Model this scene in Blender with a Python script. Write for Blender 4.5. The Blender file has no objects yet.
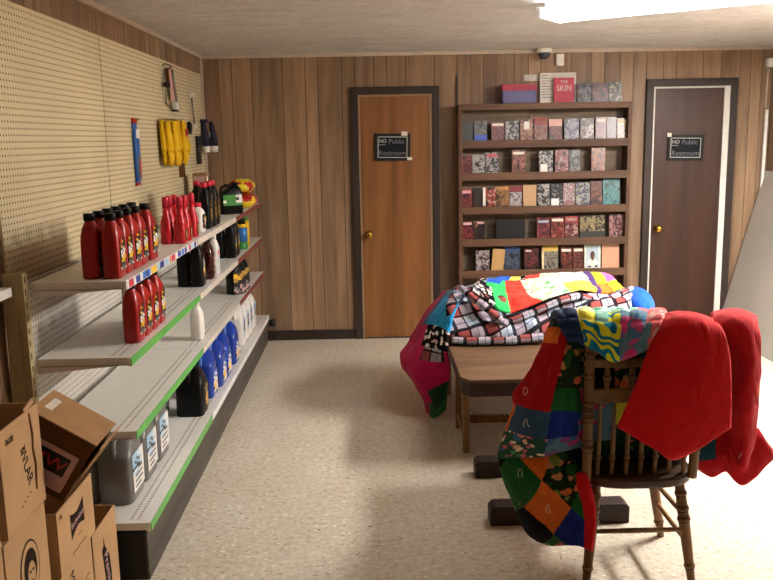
import bpy, math, random
from mathutils import Vector, Matrix, noise
random.seed(7)
C = bpy.context.scene.collection
PI = math.pi

# ---------------------------------------------------------------- camera
CAMH = 1.70
FPX = 850.0
M = [[0.9996236, -0.020247, -0.0185148], [-0.0217699, -0.1746356, -0.9843924], [0.0166976, 0.9844249, -0.1750106]]
def ray(px, py):
    a, b = (px-386.5)/FPX, (py-290)/FPX
    return [M[0][i]*a + M[1][i]*b + M[2][i] for i in range(3)]
def at(px, py, Y):
    """world point seen in the photograph at (px,py) that stands at depth Y in the room"""
    d = ray(px, py); t = Y/d[1]
    return Vector((d[0]*t, Y, CAMH + d[2]*t))
cam = bpy.data.cameras.new('camera'); camo = bpy.data.objects.new('camera', cam); C.objects.link(camo)
cam.sensor_width = 36.0; cam.lens = 36.0*FPX/773.0; cam.clip_start = .05
m = Matrix.Identity(4)
for i in range(3):
    m[i][0] = M[0][i]; m[i][1] = -M[1][i]; m[i][2] = -M[2][i]
m[0][3], m[1][3], m[2][3] = 0, 0, CAMH
camo.matrix_world = m
bpy.context.scene.camera = camo

# ---------------------------------------------------------------- materials
def lin(h):
    if isinstance(h, str):
        h = h.lstrip('#'); c = [int(h[i:i+2], 16)/255 for i in (0, 2, 4)]
    else: c = h
    return tuple((x/12.92 if x <= .04045 else ((x+.055)/1.055)**2.4) for x in c) + (1,)
class NT:
    def __init__(s, name):
        s.m = bpy.data.materials.new(name); s.m.use_nodes = True
        s.t = s.m.node_tree; s.b = s.t.nodes['Principled BSDF']
    def n(s, typ, **kw):
        nd = s.t.nodes.new(typ)
        for k, v in kw.items(): setattr(nd, k, v)
        return nd
    def l(s, a, b): s.t.links.new(a, b)
    def math(s, op, a, b=None, c=None):
        nd = s.n('ShaderNodeMath', operation=op)
        for i, v in enumerate((a, b, c)):
            if v is None: continue
            if isinstance(v, (int, float)): nd.inputs[i].default_value = v
            else: s.l(v, nd.inputs[i])
        return nd.outputs[0]
    def mix(s, f, a, b, mode='MIX'):
        nd = s.n('ShaderNodeMix', data_type='RGBA', blend_type=mode)
        for i, v in ((0, f), (6, a), (7, b)):
            if isinstance(v, (int, float)): nd.inputs[i].default_value = v
            elif isinstance(v, tuple): nd.inputs[i].default_value = v
            else: s.l(v, nd.inputs[i])
        return nd.outputs[2]
    def ramp(s, f, stops, const=False):
        nd = s.n('ShaderNodeValToRGB'); e = nd.color_ramp.elements
        if const: nd.color_ramp.interpolation = 'CONSTANT'
        while len(e) < len(stops): e.new(.5)
        for i, (p, c) in enumerate(stops): e[i].position = p; e[i].color = c
        s.l(f, nd.inputs[0]); return nd.outputs[0]
    def coord(s, which='Object', scale=(1, 1, 1), loc=(0, 0, 0)):
        tc = s.n('ShaderNodeTexCoord'); mp = s.n('ShaderNodeMapping')
        mp.inputs['Scale'].default_value = scale; mp.inputs['Location'].default_value = loc
        s.l(tc.outputs[which], mp.inputs[0]); return mp.outputs[0]
    def noise(s, vec, scale, detail=4, rough=.55, dist=0):
        nd = s.n('ShaderNodeTexNoise'); nd.inputs['Scale'].default_value = scale
        nd.inputs['Detail'].default_value = detail; nd.inputs['Roughness'].default_value = rough
        nd.inputs['Distortion'].default_value = dist
        s.l(vec, nd.inputs['Vector']); return nd
    def bump(s, h, strength=.3, dist=.01):
        nd = s.n('ShaderNodeBump'); nd.inputs['Strength'].default_value = strength
        nd.inputs['Distance'].default_value = dist
        s.l(h, nd.inputs['Height']); s.l(nd.outputs[0], s.b.inputs['Normal'])
    def base(s, v):
        if isinstance(v, tuple): s.b.inputs['Base Color'].default_value = v
        else: s.l(v, s.b.inputs['Base Color'])
    def rough(s, r, spec=.5):
        s.b.inputs['Roughness'].default_value = r; s.b.inputs['Specular IOR Level'].default_value = spec
def plain(name, col, rough=.5, spec=.4, metal=0, var=.06, vs=20, bump=0):
    t = NT(name); c = lin(col); t.rough(rough, spec); t.b.inputs['Metallic'].default_value = metal
    nz = t.noise(t.coord(), vs)
    dk = tuple(x*(1-var*2) for x in c[:3])+(1,); lt = tuple(min(1, x*(1+var)) for x in c[:3])+(1,)
    t.base(t.ramp(nz.outputs[0], [(.3, dk), (.7, lt)]))
    if bump: t.bump(nz.outputs[0], bump, .004)
    return t.m
def wood(name, c1, c2, axis='Z', rough=.5, fine=1.0, island=0.0, spec=.35):
    t = NT(name); t.rough(rough, spec)
    sc = {'X': (1.2, 14, 14), 'Y': (14, 1.2, 14), 'Z': (14, 14, 1.2)}[axis]
    v = t.coord('Object', tuple(x*fine for x in sc))
    geo = t.n('ShaderNodeNewGeometry')
    add = t.n('ShaderNodeVectorMath', operation='MULTIPLY_ADD')
    add.inputs[1].default_value = (1, 1, 1)
    comb = t.n('ShaderNodeCombineXYZ')
    r = t.math('MULTIPLY', geo.outputs['Random Per Island'], 37.0)
    for i in range(3): t.l(r, comb.inputs[i])
    t.l(v, add.inputs[0]); t.l(comb.outputs[0], add.inputs[2])
    n1 = t.noise(add.outputs[0], 1.0, 6, .6, .8)
    col = t.ramp(n1.outputs[0], [(.3, lin(c1)), (.72, lin(c2))])
    n2 = t.noise(add.outputs[0], 5.0, 3, .6)
    col = t.mix(.18, col, t.ramp(n2.outputs[0], [(.35, (.05, .03, .02, 1)), (.6, (1, 1, 1, 1))]), 'MULTIPLY')
    if island:
        hs = t.n('ShaderNodeHueSaturation')
        t.l(t.math('MULTIPLY_ADD', geo.outputs['Random Per Island'], 2*island, 1-island), hs.inputs['Value'])
        t.l(col, hs.inputs['Color']); col = hs.outputs[0]
    t.base(col); t.bump(n2.outputs[0], .08, .002)
    return t.m
def emit(name, col, s):
    t = NT(name); t.base((.8, .8, .8, 1)); t.b.inputs['Emission Color'].default_value = col
    t.b.inputs['Emission Strength'].default_value = s; return t.m

MAT = {}
# floor: beige vinyl tiles with brown flecks
t = NT('floor_vinyl'); t.rough(.33, .4)
v = t.coord()
n1 = t.noise(v, 2.2, 5); n2 = t.noise(v, 38, 3)
col = t.ramp(n1.outputs[0], [(.3, lin('#c0b6a2')), (.7, lin('#d4ccbb'))])
col = t.mix(.5, col, t.ramp(n2.outputs[0], [(.35, lin('#a89a84')), (.55, lin('#d0c7b6')), (.75, lin('#e0d9cb'))]))
def fleck(scale, thr, seed, c, f):
    global col
    vo = t.n('ShaderNodeTexVoronoi'); vo.inputs['Scale'].default_value = 1
    t.l(t.coord('Object', scale, (seed, seed*.7, 0)), vo.inputs['Vector'])
    sep = t.n('ShaderNodeSeparateColor'); t.l(vo.outputs['Color'], sep.inputs[0])
    mk = t.math('MULTIPLY', t.math('LESS_THAN', vo.outputs['Distance'], thr), t.math('LESS_THAN', sep.outputs[0], f))
    col = t.mix(mk, col, lin(c))
fleck((20, 44, 1), .20, 3.1, '#a08a6c', .3); fleck((34, 60, 1), .2, 8.7, '#7c664c', .08); fleck((26, 52, 1), .26, 5.2, '#e6dfd0', .3); fleck((13, 22, 1), .10, 1.2, '#6e5640', .12); fleck((9, 12, 1), .07, 4.4, '#5a3f2c', .10)
sx = t.n('ShaderNodeSeparateXYZ'); t.l(t.coord('Object', (1/.305, 1/.305, 1)), sx.inputs[0])
seam = t.math('MAXIMUM', t.math('LESS_THAN', t.math('FRACT', sx.outputs[0]), .006), t.math('LESS_THAN', t.math('FRACT', sx.outputs[1]), .006))
col = t.mix(t.math('MULTIPLY', seam, .35), col, lin('#8f8068'))
t.base(col); MAT['floor'] = t.m
# ceiling: off-white textured sheet
t = NT('ceiling_plaster'); t.rough(.9, .1); v = t.coord('Object', (1, 2.2, 1))
n1 = t.noise(v, 3.5, 8, .7); n2 = t.noise(t.coord(), 26, 5, .7)
t.base(t.mix(.4, t.ramp(n1.outputs[0], [(.35, lin('#c4c0bc')), (.62, lin('#e2e0de'))]), t.ramp(n2.outputs[0], [(.35, lin('#b8b4b0')), (.65, lin('#e6e4e2'))])))
t.bump(n1.outputs[0], .5, .03); MAT['ceiling'] = t.m
MAT['panel'] = wood('wall_panelling', '#785e47', '#a5876a', 'Z', .45, .5, .24)
MAT['groove'] = plain('panel_groove', '#2b1c12', .8)
MAT['darktrim'] = wood('dark_stained_trim', '#241a15', '#3a2d26', 'Z', .5)
MAT['pale_trim'] = plain('pale_trim', '#c4b4a4', .6)
MAT['jamb'] = plain('unpainted_jamb', '#94785a', .6)
MAT['white_jamb'] = plain('white_jamb', '#d8d4cc', .6)
MAT['door_a'] = wood('door_veneer_orange', '#6a4324', '#8e6038', 'Z', .38, .35)
MAT['door_b'] = wood('door_veneer_brown', '#2e1c14', '#45291d', 'Z', .42, .35)
MAT['shelfwood'] = wood('bookcase_wood', '#4a3122', '#6a4a34', 'X', .55, .6)
MAT['backwood'] = wood('bookcase_back_slat', '#54483a', '#7d6c58', 'X', .65, .6, .25)
MAT['brass'] = plain('brass', '#b8923f', .25, .5, 1)
MAT['steel'] = plain('steel_wire', '#9a9488', .35, .5, .9)
MAT['white_metal'] = plain('white_shelf_enamel', '#e4e2dc', .38, .45, 0, .03)
MAT['khaki_metal'] = plain('khaki_upright_enamel', '#b5a47a', .45, .4)
MAT['kick'] = wood('kick_plate_grey_wood', '#3a352f', '#5b544b', 'Y', .6, 1.2)
MAT['black'] = plain('matte_black', '#0c0b0b', .6)
MAT['dark'] = plain('dark_hole', '#1a1511', .9)
def pegboard(name, base, hole, ax1, ax2):
    t = NT(name); t.rough(.6, .3); s = 1/.0254
    sp = t.n('ShaderNodeSeparateXYZ'); t.l(t.coord('Object', (s, s, s)), sp.inputs[0])
    o = {'X': sp.outputs[0], 'Y': sp.outputs[1], 'Z': sp.outputs[2]}
    a = t.math('SUBTRACT', t.math('FRACT', o[ax1]), .5); b = t.math('SUBTRACT', t.math('FRACT', o[ax2]), .5)
    d = t.math('SQRT', t.math('ADD', t.math('MULTIPLY', a, a), t.math('MULTIPLY', b, b)))
    nz = t.noise(t.coord(), 3, 4)
    c = t.ramp(nz.outputs[0], [(.3, tuple(x*.88 for x in lin(base)[:3])+(1,)), (.7, lin(base))])
    t.base(t.mix(t.math('LESS_THAN', d, .19), c, lin(hole))); return t.m
MAT['peg_beige'] = pegboard('beige_pegboard', '#d6c8a2', '#4a3a22', 'Y', 'Z')
MAT['peg_white'] = pegboard('white_pegboard', '#d4d0c6', '#5b564c', 'Y', 'Z')
MAT['peg_grey'] = pegboard('grey_pegboard', '#b9b2a8', '#9a9288', 'X', 'Y')
# perforated row along the shelf front
t = NT('shelf_perforation'); t.rough(.4)
sp = t.n('ShaderNodeSeparateXYZ'); t.l(t.coord('Object', (1, 1, 1)), sp.inputs[0])
t.base(t.mix(t.math('LESS_THAN', t.math('FRACT', t.math('MULTIPLY', sp.outputs[1], 40)), .45), lin('#d2cec6'), lin('#7a7166'))); MAT['perf'] = t.m

def P(key, col, *a, **k):
    if key not in MAT: MAT[key] = plain(key, col, *a, **k)
    return key
P('green_strip', '#5fae52', .4); P('red_strip', '#7e3b35', .45); P('beige_strip', '#cfc6ba', .45); P('white_strip', '#e4e2e0', .4)
P('s_red', '#d0344a', .4); P('s_navy', '#2b3a8c', .4); P('s_blue', '#3f7fd0', .4); P('s_lblue', '#9cc8e4', .4); P('s_yel', '#e6b93c', .4); P('s_org', '#d98a4a', .4)
P('redplastic', '#a31414', .28, .5); P('redplastic2', '#c01226', .3, .5); P('redcap', '#c8283c', .35); P('blackplastic', '#080808', .38, .2); P('blackcap', '#0c0a0b', .45, .2)
P('greyplastic', '#6f6c69', .35); P('whiteplastic', '#e6e3de', .35); P('brownplastic', '#3a120c', .15, .6); P('blueplastic', '#1f3f9e', .2, .6); P('lbluecap', '#8fb4d8', .3); P('clearblue', '#4d78c0', .15, .6)
P('lab_black', '#181312', .4); P('lab_white', '#e9e5e0', .4); P('lab_yellow', '#e8b51c', .4); P('lab_grey', '#6d6a6c', .4); P('lab_lblue', '#a9cbe6', .4); P('lab_red', '#c02a2a', .4); P('lab_green', '#3f8a38', .4); P('lab_blue', '#2f62b8', .4); P('lab_gold', '#b38a3c', .35); P('lab_pink', '#c9a09c', .5)
P('card', '#b8936a', .8, .15, var=.05, vs=6); P('card_in', '#8a6440', .85, .1, var=.08, vs=6); P('card_dark', '#5c3d22', .85, .1); P('card_print', '#2b1d16', .8, .1); P('card_lid', '#a07a54', .7, .2); P('tape', '#d8d0c4', .4)
P('yglove', '#e2b417', .7, .2, bump=.3, vs=60); P('navy', '#1e1d36', .6); P('bluepack', '#1f5ea8', .35)
P('bag_yellow', '#e8cf2e', .3); P('bag_red', '#b4202a', .3)
MAT['chairwood'] = wood('oak_chair_stain', '#6c4826', '#966c3e', 'Z', .35, 1.5)
MAT['seatwood'] = wood('oak_seat_stain', '#3c2614', '#5c4026', 'X', .35, 1.0)
P('ringdark', '#2a190d', .5)
MAT['tablewood'] = wood('worn_table_top', '#4a3524', '#7a5c42', 'X', .5, .8)
MAT['tabledark'] = wood('dark_table_apron', '#2c1c12', '#4a3221', 'X', .5, .8)
MAT['runner'] = wood('dark_trestle_wood', '#241913', '#37271d', 'X', .5)
MAT['lamp'] = emit('lamp_diffuser', (1, .965, .93, 1), 10.0)
MAT['lamp2'] = emit('lamp_diffuser_front', (1, .965, .92, 1), 112.0)
P('lampbody', '#e6e4e0', .4)

# fabrics
def fabric(key, col, var=.08):
    t = NT(key); t.rough(.9, .12); c = lin(col)
    n = t.noise(t.coord('UV'), 30, 5); w = t.noise(t.coord('UV'), 420, 2)
    t.base(t.ramp(n.outputs[0], [(.3, tuple(x*(1-var) for x in c[:3])+(1,)), (.7, tuple(min(1, x*(1+var)) for x in c[:3])+(1,))]))
    cr_ = t.noise(t.coord('UV', (1, .55, 1)), 9, 3, .5, .6)
    rd = t.math('ABSOLUTE', t.math('SUBTRACT', cr_.outputs[0], .5))
    t.bump(t.math('ADD', t.math('MULTIPLY', rd, 1.0), t.math('MULTIPLY', w.outputs[0], .02)), .85, .035)
    t.b.inputs['Sheen Weight'].default_value = .08
    MAT[key] = t.m
for k, c in dict(f_red='#c8161c', f_redd='#b4121c', f_mag='#b81350', f_blue='#1c56c8', f_sky='#1f92cc', f_navy='#25375f', f_dblue='#1b2f86', f_green='#1f5f2c', f_bgreen='#2fae5c', f_orange='#e0702a', f_teal='#1d4a58', f_slate='#3a5878', f_white='#cfcdbe', f_purple='#4a2f68', f_lime='#a4b428', f_pink='#e060a8', f_yellow='#efdf4a', f_black='#15161c', f_cream='#d9d3b8', f_scarlet='#e23b2c', f_dgreen='#16381f').items(): fabric(k, c)
def floral(key, bg, cols, scale=22, thr=.42):
    t = NT(key); t.rough(.9, .12)
    vo = t.n('ShaderNodeTexVoronoi'); vo.inputs['Scale'].default_value = scale
    nz = t.noise(t.coord('UV'), 14, 2)
    ad = t.n('ShaderNodeVectorMath', operation='MULTIPLY_ADD'); ad.inputs[1].default_value = (.06, .06, 0)
    t.l(nz.outputs[1], ad.inputs[0]); t.l(t.coord('UV'), ad.inputs[2]); t.l(ad.outputs[0], vo.inputs['Vector'])
    sp = t.n('ShaderNodeSeparateColor'); t.l(vo.outputs['Color'], sp.inputs[0])
    k = len(cols); fl = t.ramp(sp.outputs[0], [(i/k, lin(c)) for i, c in enumerate(cols)], True)
    t.base(t.mix(t.math('LESS_THAN', vo.outputs['Distance'], thr), lin(bg), fl)); MAT[key] = t.m
floral('p_garden', '#23321f', ['#2c5a2c', '#d8703c', '#7d8a3c', '#314a34', '#c98a5c', '#21301c'], 26, .5)
floral('p_pinkfloral', '#5f8398', ['#c83c78', '#3f6a94', '#c04a80', '#7aa8b4', '#8a4a8c', '#4a7a88'], 26, .5)
floral('p_ditsy', '#2d5648', ['#e08a9c', '#e8c0a0', '#3f76a8', '#d86a8c', '#f0e6d0', '#4f9a68'], 46, .42)
floral('p_bw', '#0f0e10', ['#e8e0dc', '#141214', '#c7a79c', '#0f0e10', '#f2ece8'], 34, .5)
floral('p_pale', '#c8ceb6', ['#d8dac4', '#6cb078', '#dcdcca', '#c0d494', '#cdd2c4'], 24, .5)
floral('p_coral', '#e06a6a', ['#ee9a94', '#d84858', '#f0c0b4', '#e87a78'], 26, .5)
floral('p_greenflor', '#3f6a44', ['#c8667a', '#6a9a5c', '#d8946c', '#2f5a3a'], 36, .45)
floral('p_yellow', '#ece04e', ['#f4ee8c', '#e6d838', '#dfe8a0', '#f2ec70'], 22, .5)
floral('p_mint', '#8ccab8', ['#b8e0d4', '#4aa07c', '#a0d4c4', '#d0e6dc'], 24, .5)
# yellow-and-blue scroll print
t = NT('p_scroll'); t.rough(.9, .12)
wv = t.n('ShaderNodeTexWave', wave_type='RINGS'); wv.inputs['Scale'].default_value = 7; wv.inputs['Distortion'].default_value = 14; wv.inputs['Detail'].default_value = 1; wv.inputs['Detail Scale'].default_value = 1.6
t.l(t.coord('UV'), wv.inputs['Vector'])
t.base(t.ramp(wv.outputs[1], [(0, lin('#1279a0')), (.5, lin('#d6d62e'))], True)); MAT['p_scroll'] = t.m
# plaid flannel
t = NT('p_plaid'); t.rough(.92, .1)
sp = t.n('ShaderNodeSeparateXYZ'); t.l(t.coord('UV', (1/.16, 1/.16, 1)), sp.inputs[0])
def stripe(o, a, b):
    f = t.math('FRACT', o); return t.math('MULTIPLY', t.math('GREATER_THAN', f, a), t.math('LESS_THAN', f, b))
U, V = sp.outputs[0], sp.outputs[1]
pk = t.math('MULTIPLY', t.math('ADD', stripe(U, .5, 1.), stripe(V, .5, 1.)), .5)
col = t.mix(pk, lin('#aebccb'), lin('#8a4644'))
dk = t.math('MINIMUM', t.math('ADD', t.math('ADD', stripe(U, .42, .56), stripe(V, .42, .56)), t.math('ADD', stripe(U, .93, .99), stripe(V, .93, .99))), 1.0)
col = t.mix(t.math('MULTIPLY', dk, .95), col, lin('#08080e'))
th = t.math('MINIMUM', t.math('ADD', stripe(U, .22, .25), stripe(V, .22, .25)), 1.0)
col = t.mix(t.math('MULTIPLY', th, .8), col, lin('#39466a'))
t.base(col); MAT['p_plaid'] = t.m

# ---------------------------------------------------------------- mesh builder
class MB:
    def __init__(s): s.v = []; s.f = []; s.mi = []; s.sm = []; s.mats = []; s.uv = {}
    def slot(s, k):
        if k not in s.mats: s.mats.append(k)
        return s.mats.index(k)
    def add(s, verts, faces, mat, smooth=False):
        o = len(s.v); s.v += [tuple(p) for p in verts]; k = s.slot(mat)
        for f in faces: s.f.append([i+o for i in f]); s.mi.append(k); s.sm.append(smooth)
        return s
    def box(s, x0, x1, y0, y1, z0, z1, mat, R=None):
        vs = [Vector((x, y, z)) for x in (x0, x1) for y in (y0, y1) for z in (z0, z1)]
        if R is not None: vs = [R @ p for p in vs]
        return s.add(vs, [(0, 1, 3, 2), (4, 6, 7, 5), (0, 4, 5, 1), (2, 3, 7, 6), (0, 2, 6, 4), (1, 5, 7, 3)], mat)
    def loft(s, secs, mat, N=20, R=None):
        vs = []
        for z, cx, cy, rx, ry, n in secs:
            for i in range(N):
                a = 2*PI*(i+.5)/N; ca, sa = math.cos(a), math.sin(a)
                vs.append(Vector((cx+rx*math.copysign(abs(ca)**(2/n), ca), cy+ry*math.copysign(abs(sa)**(2/n), sa), z)))
        if R is not None: vs = [R @ p for p in vs]
        fs = []
        for k in range(len(secs)-1):
            for i in range(N):
                j = (i+1) % N; fs.append((k*N+i, k*N+j, (k+1)*N+j, (k+1)*N+i))
        s.add(vs, fs, mat, True)
        o = len(s.v)-len(vs); k = s.slot(mat)
        s.f.append([o+i for i in reversed(range(N))]); s.mi.append(k); s.sm.append(False)
        s.f.append([o+(len(secs)-1)*N+i for i in range(N)]); s.mi.append(k); s.sm.append(False)
        return s
    def lathe(s, prof, mat, cx=0, cy=0, N=20, R=None): return s.loft([(z, cx, cy, max(r, .0004), max(r, .0004), 2) for z, r in prof], mat, N, R)
    def tube(s, pts, r, mat, N=8, rs=None):
        pts = [Vector(p) for p in pts]; vs = []; prev = None
        for i, p in enumerate(pts):
            d = (pts[min(i+1, len(pts)-1)]-pts[max(i-1, 0)]).normalized()
            if prev is None:
                a = Vector((0, 0, 1)) if abs(d.z) < .9 else Vector((1, 0, 0)); n = d.cross(a).normalized()
            else: n = (prev-d*prev.dot(d)).normalized()
            prev = n; b = d.cross(n); rr = rs[i] if rs else r
            vs += [p+(n*math.cos(2*PI*k/N)+b*math.sin(2*PI*k/N))*rr for k in range(N)]
        fs = [(i*N+k, i*N+(k+1) % N, (i+1)*N+(k+1) % N, (i+1)*N+k) for i in range(len(pts)-1) for k in range(N)]
        fs += [tuple(reversed(range(N))), tuple((len(pts)-1)*N+k for k in range(N))]
        return s.add(vs, fs, mat, True)
    def prism(s, poly, y0, y1, mat, R=None):
        """poly in XZ, extruded along Y"""
        n = len(poly); vs = [Vector((x, y, z)) for y in (y0, y1) for x, z in poly]
        if R is not None: vs = [R @ p for p in vs]
        fs = [tuple(range(n)), tuple(reversed(range(n, 2*n)))] + [(i, i+n, (i+1) % n+n, (i+1) % n) for i in range(n)]
        return s.add(vs, fs, mat)
    def slab(s, poly, z0, z1, mat):
        n = len(poly); vs = [Vector((x, y, z)) for z in (z0, z1) for x, y in poly]
        fs = [tuple(reversed(range(n))), tuple(range(n, 2*n))] + [(i, (i+1) % n, (i+1) % n+n, i+n) for i in range(n)]
        return s.add(vs, fs, mat)
    def build(s, name, parent=None, bevel=0, loc=None, segs=2):
        me = bpy.data.meshes.new(name); me.from_pydata(s.v, [], s.f)
        for k in s.mats: me.materials.append(MAT[k])
        me.polygons.foreach_set('material_index', s.mi); me.polygons.foreach_set('use_smooth', s.sm)
        me.update()
        o = bpy.data.objects.new(name, me); C.objects.link(o)
        if parent: o.parent = parent
        if loc: o.location = loc
        if bevel:
            b = o.modifiers.new('bevel', 'BEVEL'); b.width = bevel; b.segments = segs; b.limit_method = 'ANGLE'; b.angle_limit = .7
        return o
def tag(o, label=None, cat=None, group=None, kind=None):
    if label: o['label'] = label
    if cat: o['category'] = cat
    if group: o['group'] = group
    if kind: o['kind'] = kind
    return o
def thing(name, label, cat, loc=(0, 0, 0), rz=0, group=None):
    o = bpy.data.objects.new(name, None); C.objects.link(o); o.location = loc; o.rotation_euler = (0, 0, rz); o.empty_display_size = .05
    return tag(o, label, cat, group)
def struct(o): o['kind'] = 'structure'; return o
KIDS = {}
def children(o): return [c for c in C.objects if c.parent == o]
def copy_tree(o, parent=None):
    c = o.copy(); C.objects.link(c)
    if parent: c.parent = parent
    for ch in children(o): copy_tree(ch, c)
    return c
def rot(axis, deg, about=(0, 0, 0)):
    a = Vector(about); return Matrix.Translation(a) @ Matrix.Rotation(math.radians(deg), 4, axis) @ Matrix.Translation(-a)
def lettering(name, body, size, mat, parent, mw, extrude=.0006, sx=1.0):
    """raised letters; mw places the text plane (local x right, y up, z out of the surface)"""
    cu = bpy.data.curves.new(name, 'FONT'); cu.body = body; cu.size = size; cu.extrude = extrude
    cu.align_x = 'CENTER'; cu.align_y = 'CENTER'; cu.resolution_u = 3
    o = bpy.data.objects.new('tmp', cu); C.objects.link(o)
    bpy.context.view_layer.update()
    me = bpy.data.meshes.new_from_object(o.evaluated_get(bpy.context.evaluated_depsgraph_get()))
    bpy.data.objects.remove(o); bpy.data.curves.remove(cu)
    me.transform(mw @ Matrix.Diagonal((sx, 1, 1, 1))); me.materials.clear(); me.materials.append(MAT[mat]); me.name = name
    q = bpy.data.objects.new(name, me); C.objects.link(q); q.parent = parent
    return q
def frame(o, x, y):
    """matrix with given origin and in-plane axes"""
    x = Vector(x).normalized(); y = Vector(y); y = (y-x*y.dot(x)).normalized(); z = x.cross(y)
    mm = Matrix.Identity(4)
    for i in range(3): mm[i][0], mm[i][1], mm[i][2], mm[i][3] = x[i], y[i], z[i], o[i]
    return mm

# ---------------------------------------------------------------- room
XL, XR, YB, YN, ZC = -1.37, 3.36, 7.20, -1.9, 2.40
struct(MB().box(XL-.1, XR+.1, YN-.1, YB+.1, -.08, 0, 'floor').build('floor'))
struct(MB().box(XL-.1, XR+.1, YN-.1, YB+.1, ZC, ZC+.08, 'ceiling').build('ceiling'))
def panelwall(name, xs, horiz, base, side):
    """grooved plank panelling: xs are the plank edges"""
    b = MB()
    if horiz: b.box(xs[0]-.02, xs[-1]+.02, min(base, base+side*.1), max(base, base+side*.1), 0, ZC, 'groove')
    else: b.box(min(base, base+side*.1), max(base, base+side*.1), xs[0]-.02, xs[-1]+.02, 0, ZC, 'groove')
    for a, c in zip(xs, xs[1:]):
        g = .0025
        lo, hi = sorted((base, base-side*.004))
        if horiz: b.box(a+g, c-g, lo, hi, 0, ZC, 'panel')
        else: b.box(lo, hi, a+g, c-g, 0, ZC, 'panel')
    return struct(b.build(name))
bx = [-1.37, -1.225, -1.117, -.955, -.70, -.515, -.412, -.216, -.109, .05, .158, .313, .552, .737, .85, .955, 1.06, 1.21, 1.33, 1.43, 1.58, 1.68, 1.85, 1.96, 2.09, 2.20, 2.31, 2.45, 2.56, 2.78, 2.93, 3.09, 3.18, 3.27, 3.36]
panelwall('wall_back', bx, True, YB+.004, 1)
ly = [YN]; random.seed(3)
while ly[-1] < YB-.3: ly.append(ly[-1]+random.choice([.1, .15, .2, .13, .24]))
ly.append(YB)
panelwall('wall_left', ly, False, XL-.004, -1)
panelwall('wall_right', ly, False, XR+.004, 1)
nx = [XL]
while nx[-1] < XR-.3: nx.append(nx[-1]+random.choice([.1, .15, .2, .13, .24]))
nx.append(XR)
panelwall('wall_near', nx, True, YN-.004, -1)
struct(MB().box(XL+.012, -.125, YB-.018, YB, 0, .085, 'darktrim').box(.60, .74, YB-.018, YB, 0, .085, 'darktrim').box(2.19, 2.30, YB-.018, YB, 0, .085, 'darktrim').box(3.075, XR, YB-.018, YB, 0, .085, 'darktrim').build('baseboard_back', bevel=.003))
struct(MB().box(XL, XR, YB-.022, YB, ZC-.03, ZC, 'pale_trim').build('trim_1', bevel=.004))
struct(MB().box(XL, XL+.022, YN, YB-.022, ZC-.03, ZC, 'pale_trim').build('trim_2', bevel=.004))
struct(MB().box(XL, XL+.02, YB-.02, YB, .085, ZC-.03, 'pale_trim').build('trim_3', bevel=.004))

def door(n, x0, x1, ztop, leafmat, jambmat, wide_right):
    r = bpy.data.objects.new(f'door_{n}', None); C.objects.link(r); r.location = (x0, YB, 0); struct(r)
    w = x1-x0; T = .062
    f = MB()
    f.prism([(0, 0), (T, 0), (T, ztop-T), (0, ztop)], -.03, 0, 'darktrim'); f.prism([(w-T, 0), (w, 0), (w, ztop), (w-T, ztop-T)], -.03, 0, 'darktrim')
    f.prism([(0, ztop), (T, ztop-T), (w-T, ztop-T), (w, ztop)], -.03, 0, 'darktrim')
    f.build('casing', r, .004)
    j = MB(); e = .014; er = .05 if wide_right else .018
    j.box(T, T+e, -.022, 0, 0, ztop-T, jambmat); j.box(w-T-er, w-T, -.022, 0, 0, ztop-T, jambmat); j.box(T+e, w-T-er, -.022, 0, ztop-T-e, ztop-T, jambmat)
    j.build('jamb', r)
    MB().box(T+e+.003, w-T-er-.003, -.016, 0, .012, ztop-T-e-.003, leafmat).build('leaf', r, .002)
    k = MB(); kx = T+e+.055; kz = .905; R = Matrix.Translation((kx, -.016, kz)) @ Matrix.Rotation(PI/2, 4, 'X')
    k.lathe([(0, .033), (.006, .033), (.009, .014), (.03, .012), (.036, .022), (.046, .029), (.06, .029), (.068, .02), (.07, .002)], 'brass', R=R, N=24)
    k.build('knob', r)
    MB().box(T, w-T, -.02, 0, 0, .012, 'darktrim').build('threshold', r)
    return r
door(1, -.147, .587, 2.122, 'door_a', 'jamb', False)
door(2, 2.308, 3.072, 2.145, 'door_b', 'white_jamb', True)

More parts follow.
